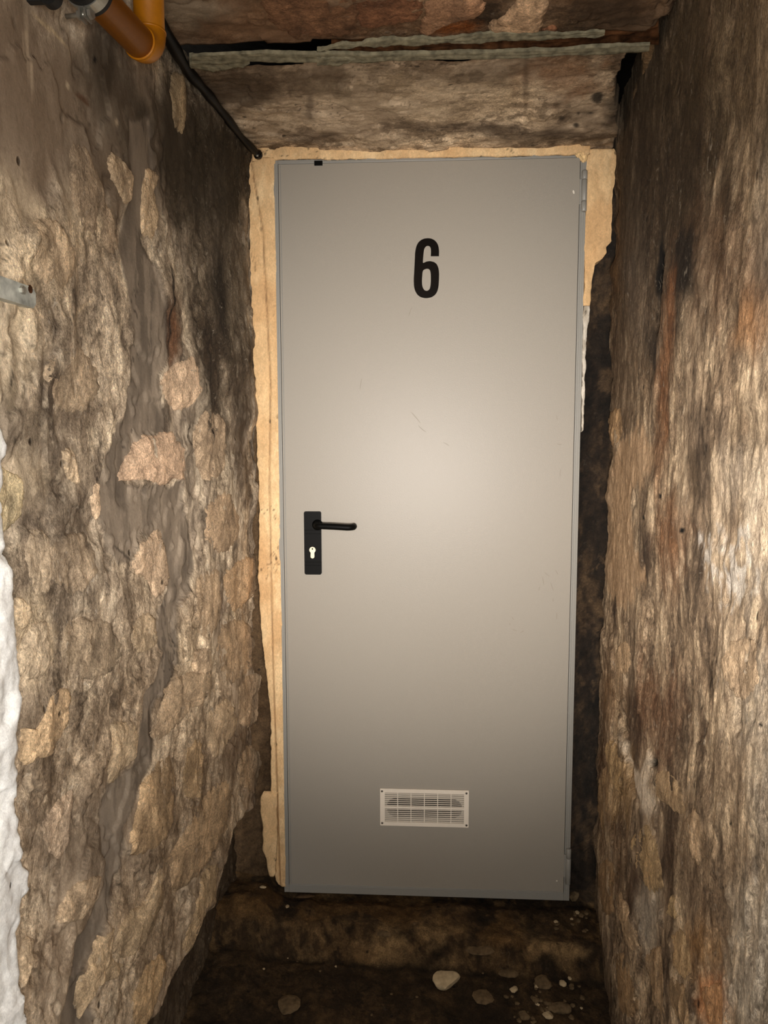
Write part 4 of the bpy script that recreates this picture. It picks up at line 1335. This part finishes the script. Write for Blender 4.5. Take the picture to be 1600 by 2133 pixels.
def rock(name, px, py, w_px, h_px, mat, seed, parent=None, flat=0.55, sub=2, **kw):
    y_guess = -0.2
    p = None
    z = ZF
    for _ in range(8):
        p = atz(px, py, z)
        z = float(hfl(np.array([p.x]), np.array([p.y]))[0])
    k = (p - CAM).dot(fw) / F
    rx = w_px * k / 2; ry = h_px * k / 2 * 1.3
    bm = bmesh.new()
    bmesh.ops.create_icosphere(bm, subdivisions=sub, radius=1)
    r_ = random.Random(seed)
    rot = Euler((0, 0, r_.uniform(0, 6))).to_matrix()
    planes = [(Vector((r_.gauss(0, 1), r_.gauss(0, 1), r_.gauss(0, 1))).normalized(), r_.uniform(0.55, 0.85)) for _ in range(9)]
    for v_ in bm.verts:
        for n_, d_ in planes:
            e = v_.co.dot(n_) - d_
            if e > 0: v_.co -= n_ * e
        v_.co = rot @ v_.co
    s = (rx, min(ry, rx * 1.2), flat * min(rx, ry))
    for v_ in bm.verts:
        v_.co = Vector((v_.co.x * s[0] * 1.25, v_.co.y * s[1] * 1.25, v_.co.z * s[2] * 1.25)) + Vector((p.x, p.y, z + s[2] * 0.25))
    o = from_bm(name, bm, mat, None)
    # origin at the stone
    o.data.transform(Matrix.Translation((-p.x, -p.y, -z))); o.location = (p.x, p.y, z)
    tag(o, **kw)
    return o


rock('rubble_stone', 928, 2042, 52, 34, M['pale'], 5, sub=3, label='largest pale angular stone lying below the threshold edge', cat='stone')
RS = [(1133, 2048, 34, 24, 'gravel', 'rounded brown stone at the top of the rubble heap on the right'),
      (1168, 2103, 40, 22, 'gravel', 'flat tilted stone at the lower right of the rubble heap'),
      (1142, 2116, 20, 16, 'pale', 'small pale stone left of the flat tilted stone in the rubble heap'),
      (1070, 2062, 16, 14, 'pale', 'pale splinter of stone at the left edge of the rubble heap'),
      (1114, 2082, 16, 18, 'gravel', 'brown pebble in the middle of the rubble heap'),
      (1092, 2116, 22, 16, 'gravel', 'dull stone at the lower left of the rubble heap'),
      (1008, 2078, 46, 26, 'gravel', 'low brown stone half sunk in soil between pale stone and heap'),
      (602, 2095, 46, 34, 'gravel', 'dark stone half buried in soil at the lower left of the floor'),
      (1195, 1868, 26, 20, 'gravel', 'rounded stone against the lower right corner of the door frame'),
      (634, 1868, 40, 10, 'wood', 'broken wooden sliver under the lower left corner of the door'),
      (1203, 1902, 9, 8, 'pale', 'white chip of stone near the right wall on the threshold'),
      (1158, 1920, 9, 6, 'pale', 'white chip of stone left of the black gravel by the right wall'),
      (598, 1889, 8, 8, 'pale', 'cream pebble on the threshold below the left door corner'),
      (548, 1848, 12, 6, 'pale', 'thin cream flake on the soil left of the door frame'),
      (1172, 2050, 15, 12, 'pale', 'small pale stone at the right edge of the rubble heap'),
      (1058, 1985, 40, 18, 'gravel', 'low stone set in the front of the threshold right of centre'),
      (800, 1937, 34, 16, 'gravel', 'low stone set in the top of the threshold near its middle'),
      (1000, 1965, 50, 22, 'gravel', 'broad low stone set in the threshold edge left of the right stone')]
for i, (px, py, a_, b_, mt, lab) in enumerate(RS):
    rock('rubble_stone', px, py, a_, b_, M[mt], 20 + i * 3, flat=0.5 if i not in (6, 7, 15, 16, 17) else 0.3, label=lab, cat='stone')
for i in range(62):
    if i < 36:
        px, py = random.gauss(1135, 40), random.gauss(2085, 26)
        if px > 1222 or px < 1030: px = random.uniform(1040, 1215)
        lab, grp = 'small stone chip in the rubble heap at lower right', 'rubble chips in the heap'
    elif i < 48:
        px, py = random.gauss(1195, 18), random.gauss(1915, 14)
        if px > 1226: px = 1205
        lab, grp = 'small gravel chip on the threshold by the right wall', 'gravel chips by the right wall'
    else:
        px, py = random.uniform(540, 1030), random.uniform(1890, 2128)
        lab, grp = 'small crumb of stone scattered on the dark earth floor', 'scattered crumbs on the floor'
    sz = random.uniform(5, 13) if i < 48 else random.uniform(3, 7)
    rock('rubble_chip', px, py, sz, sz * random.uniform(0.6, 0.9), M['pale'] if random.random() < 0.12 else M['gravel'], 200 + i, sub=1, label=lab, cat='stone', group=grp)
for i, (x0_, y0_, x1_, y1_, lab) in enumerate(((975, 1985, 985, 2012, 'dark thin twig leaning on the threshold edge, left one of the pair'),
                                               (984, 1982, 996, 2012, 'dark thin twig leaning on the threshold edge, right one of the pair'),
                                               (1068, 1962, 1092, 1976, 'short dark twig lying on the threshold right of the leaning pair'),
                                               (820, 1985, 850, 1962, 'curved dark stick lying on the threshold near its centre'))):
    bm = fb(); P2 = []
    for t in (0, 0.5, 1):
        px, py = x0_ + (x1_ - x0_) * t, y0_ + (y1_ - y0_) * t
        z = ZT
        for _ in range(6):
            p = atz(px, py, z); z = float(hfl(np.array([p.x]), np.array([p.y]))[0]) + 0.002
        P2.append(Vector(p))
    tube(bm, P2, [0.0022, 0.0026, 0.0018], 8)
    o = from_bm('twig', bm, M['seal'])
    tag(o, lab, 'twig')
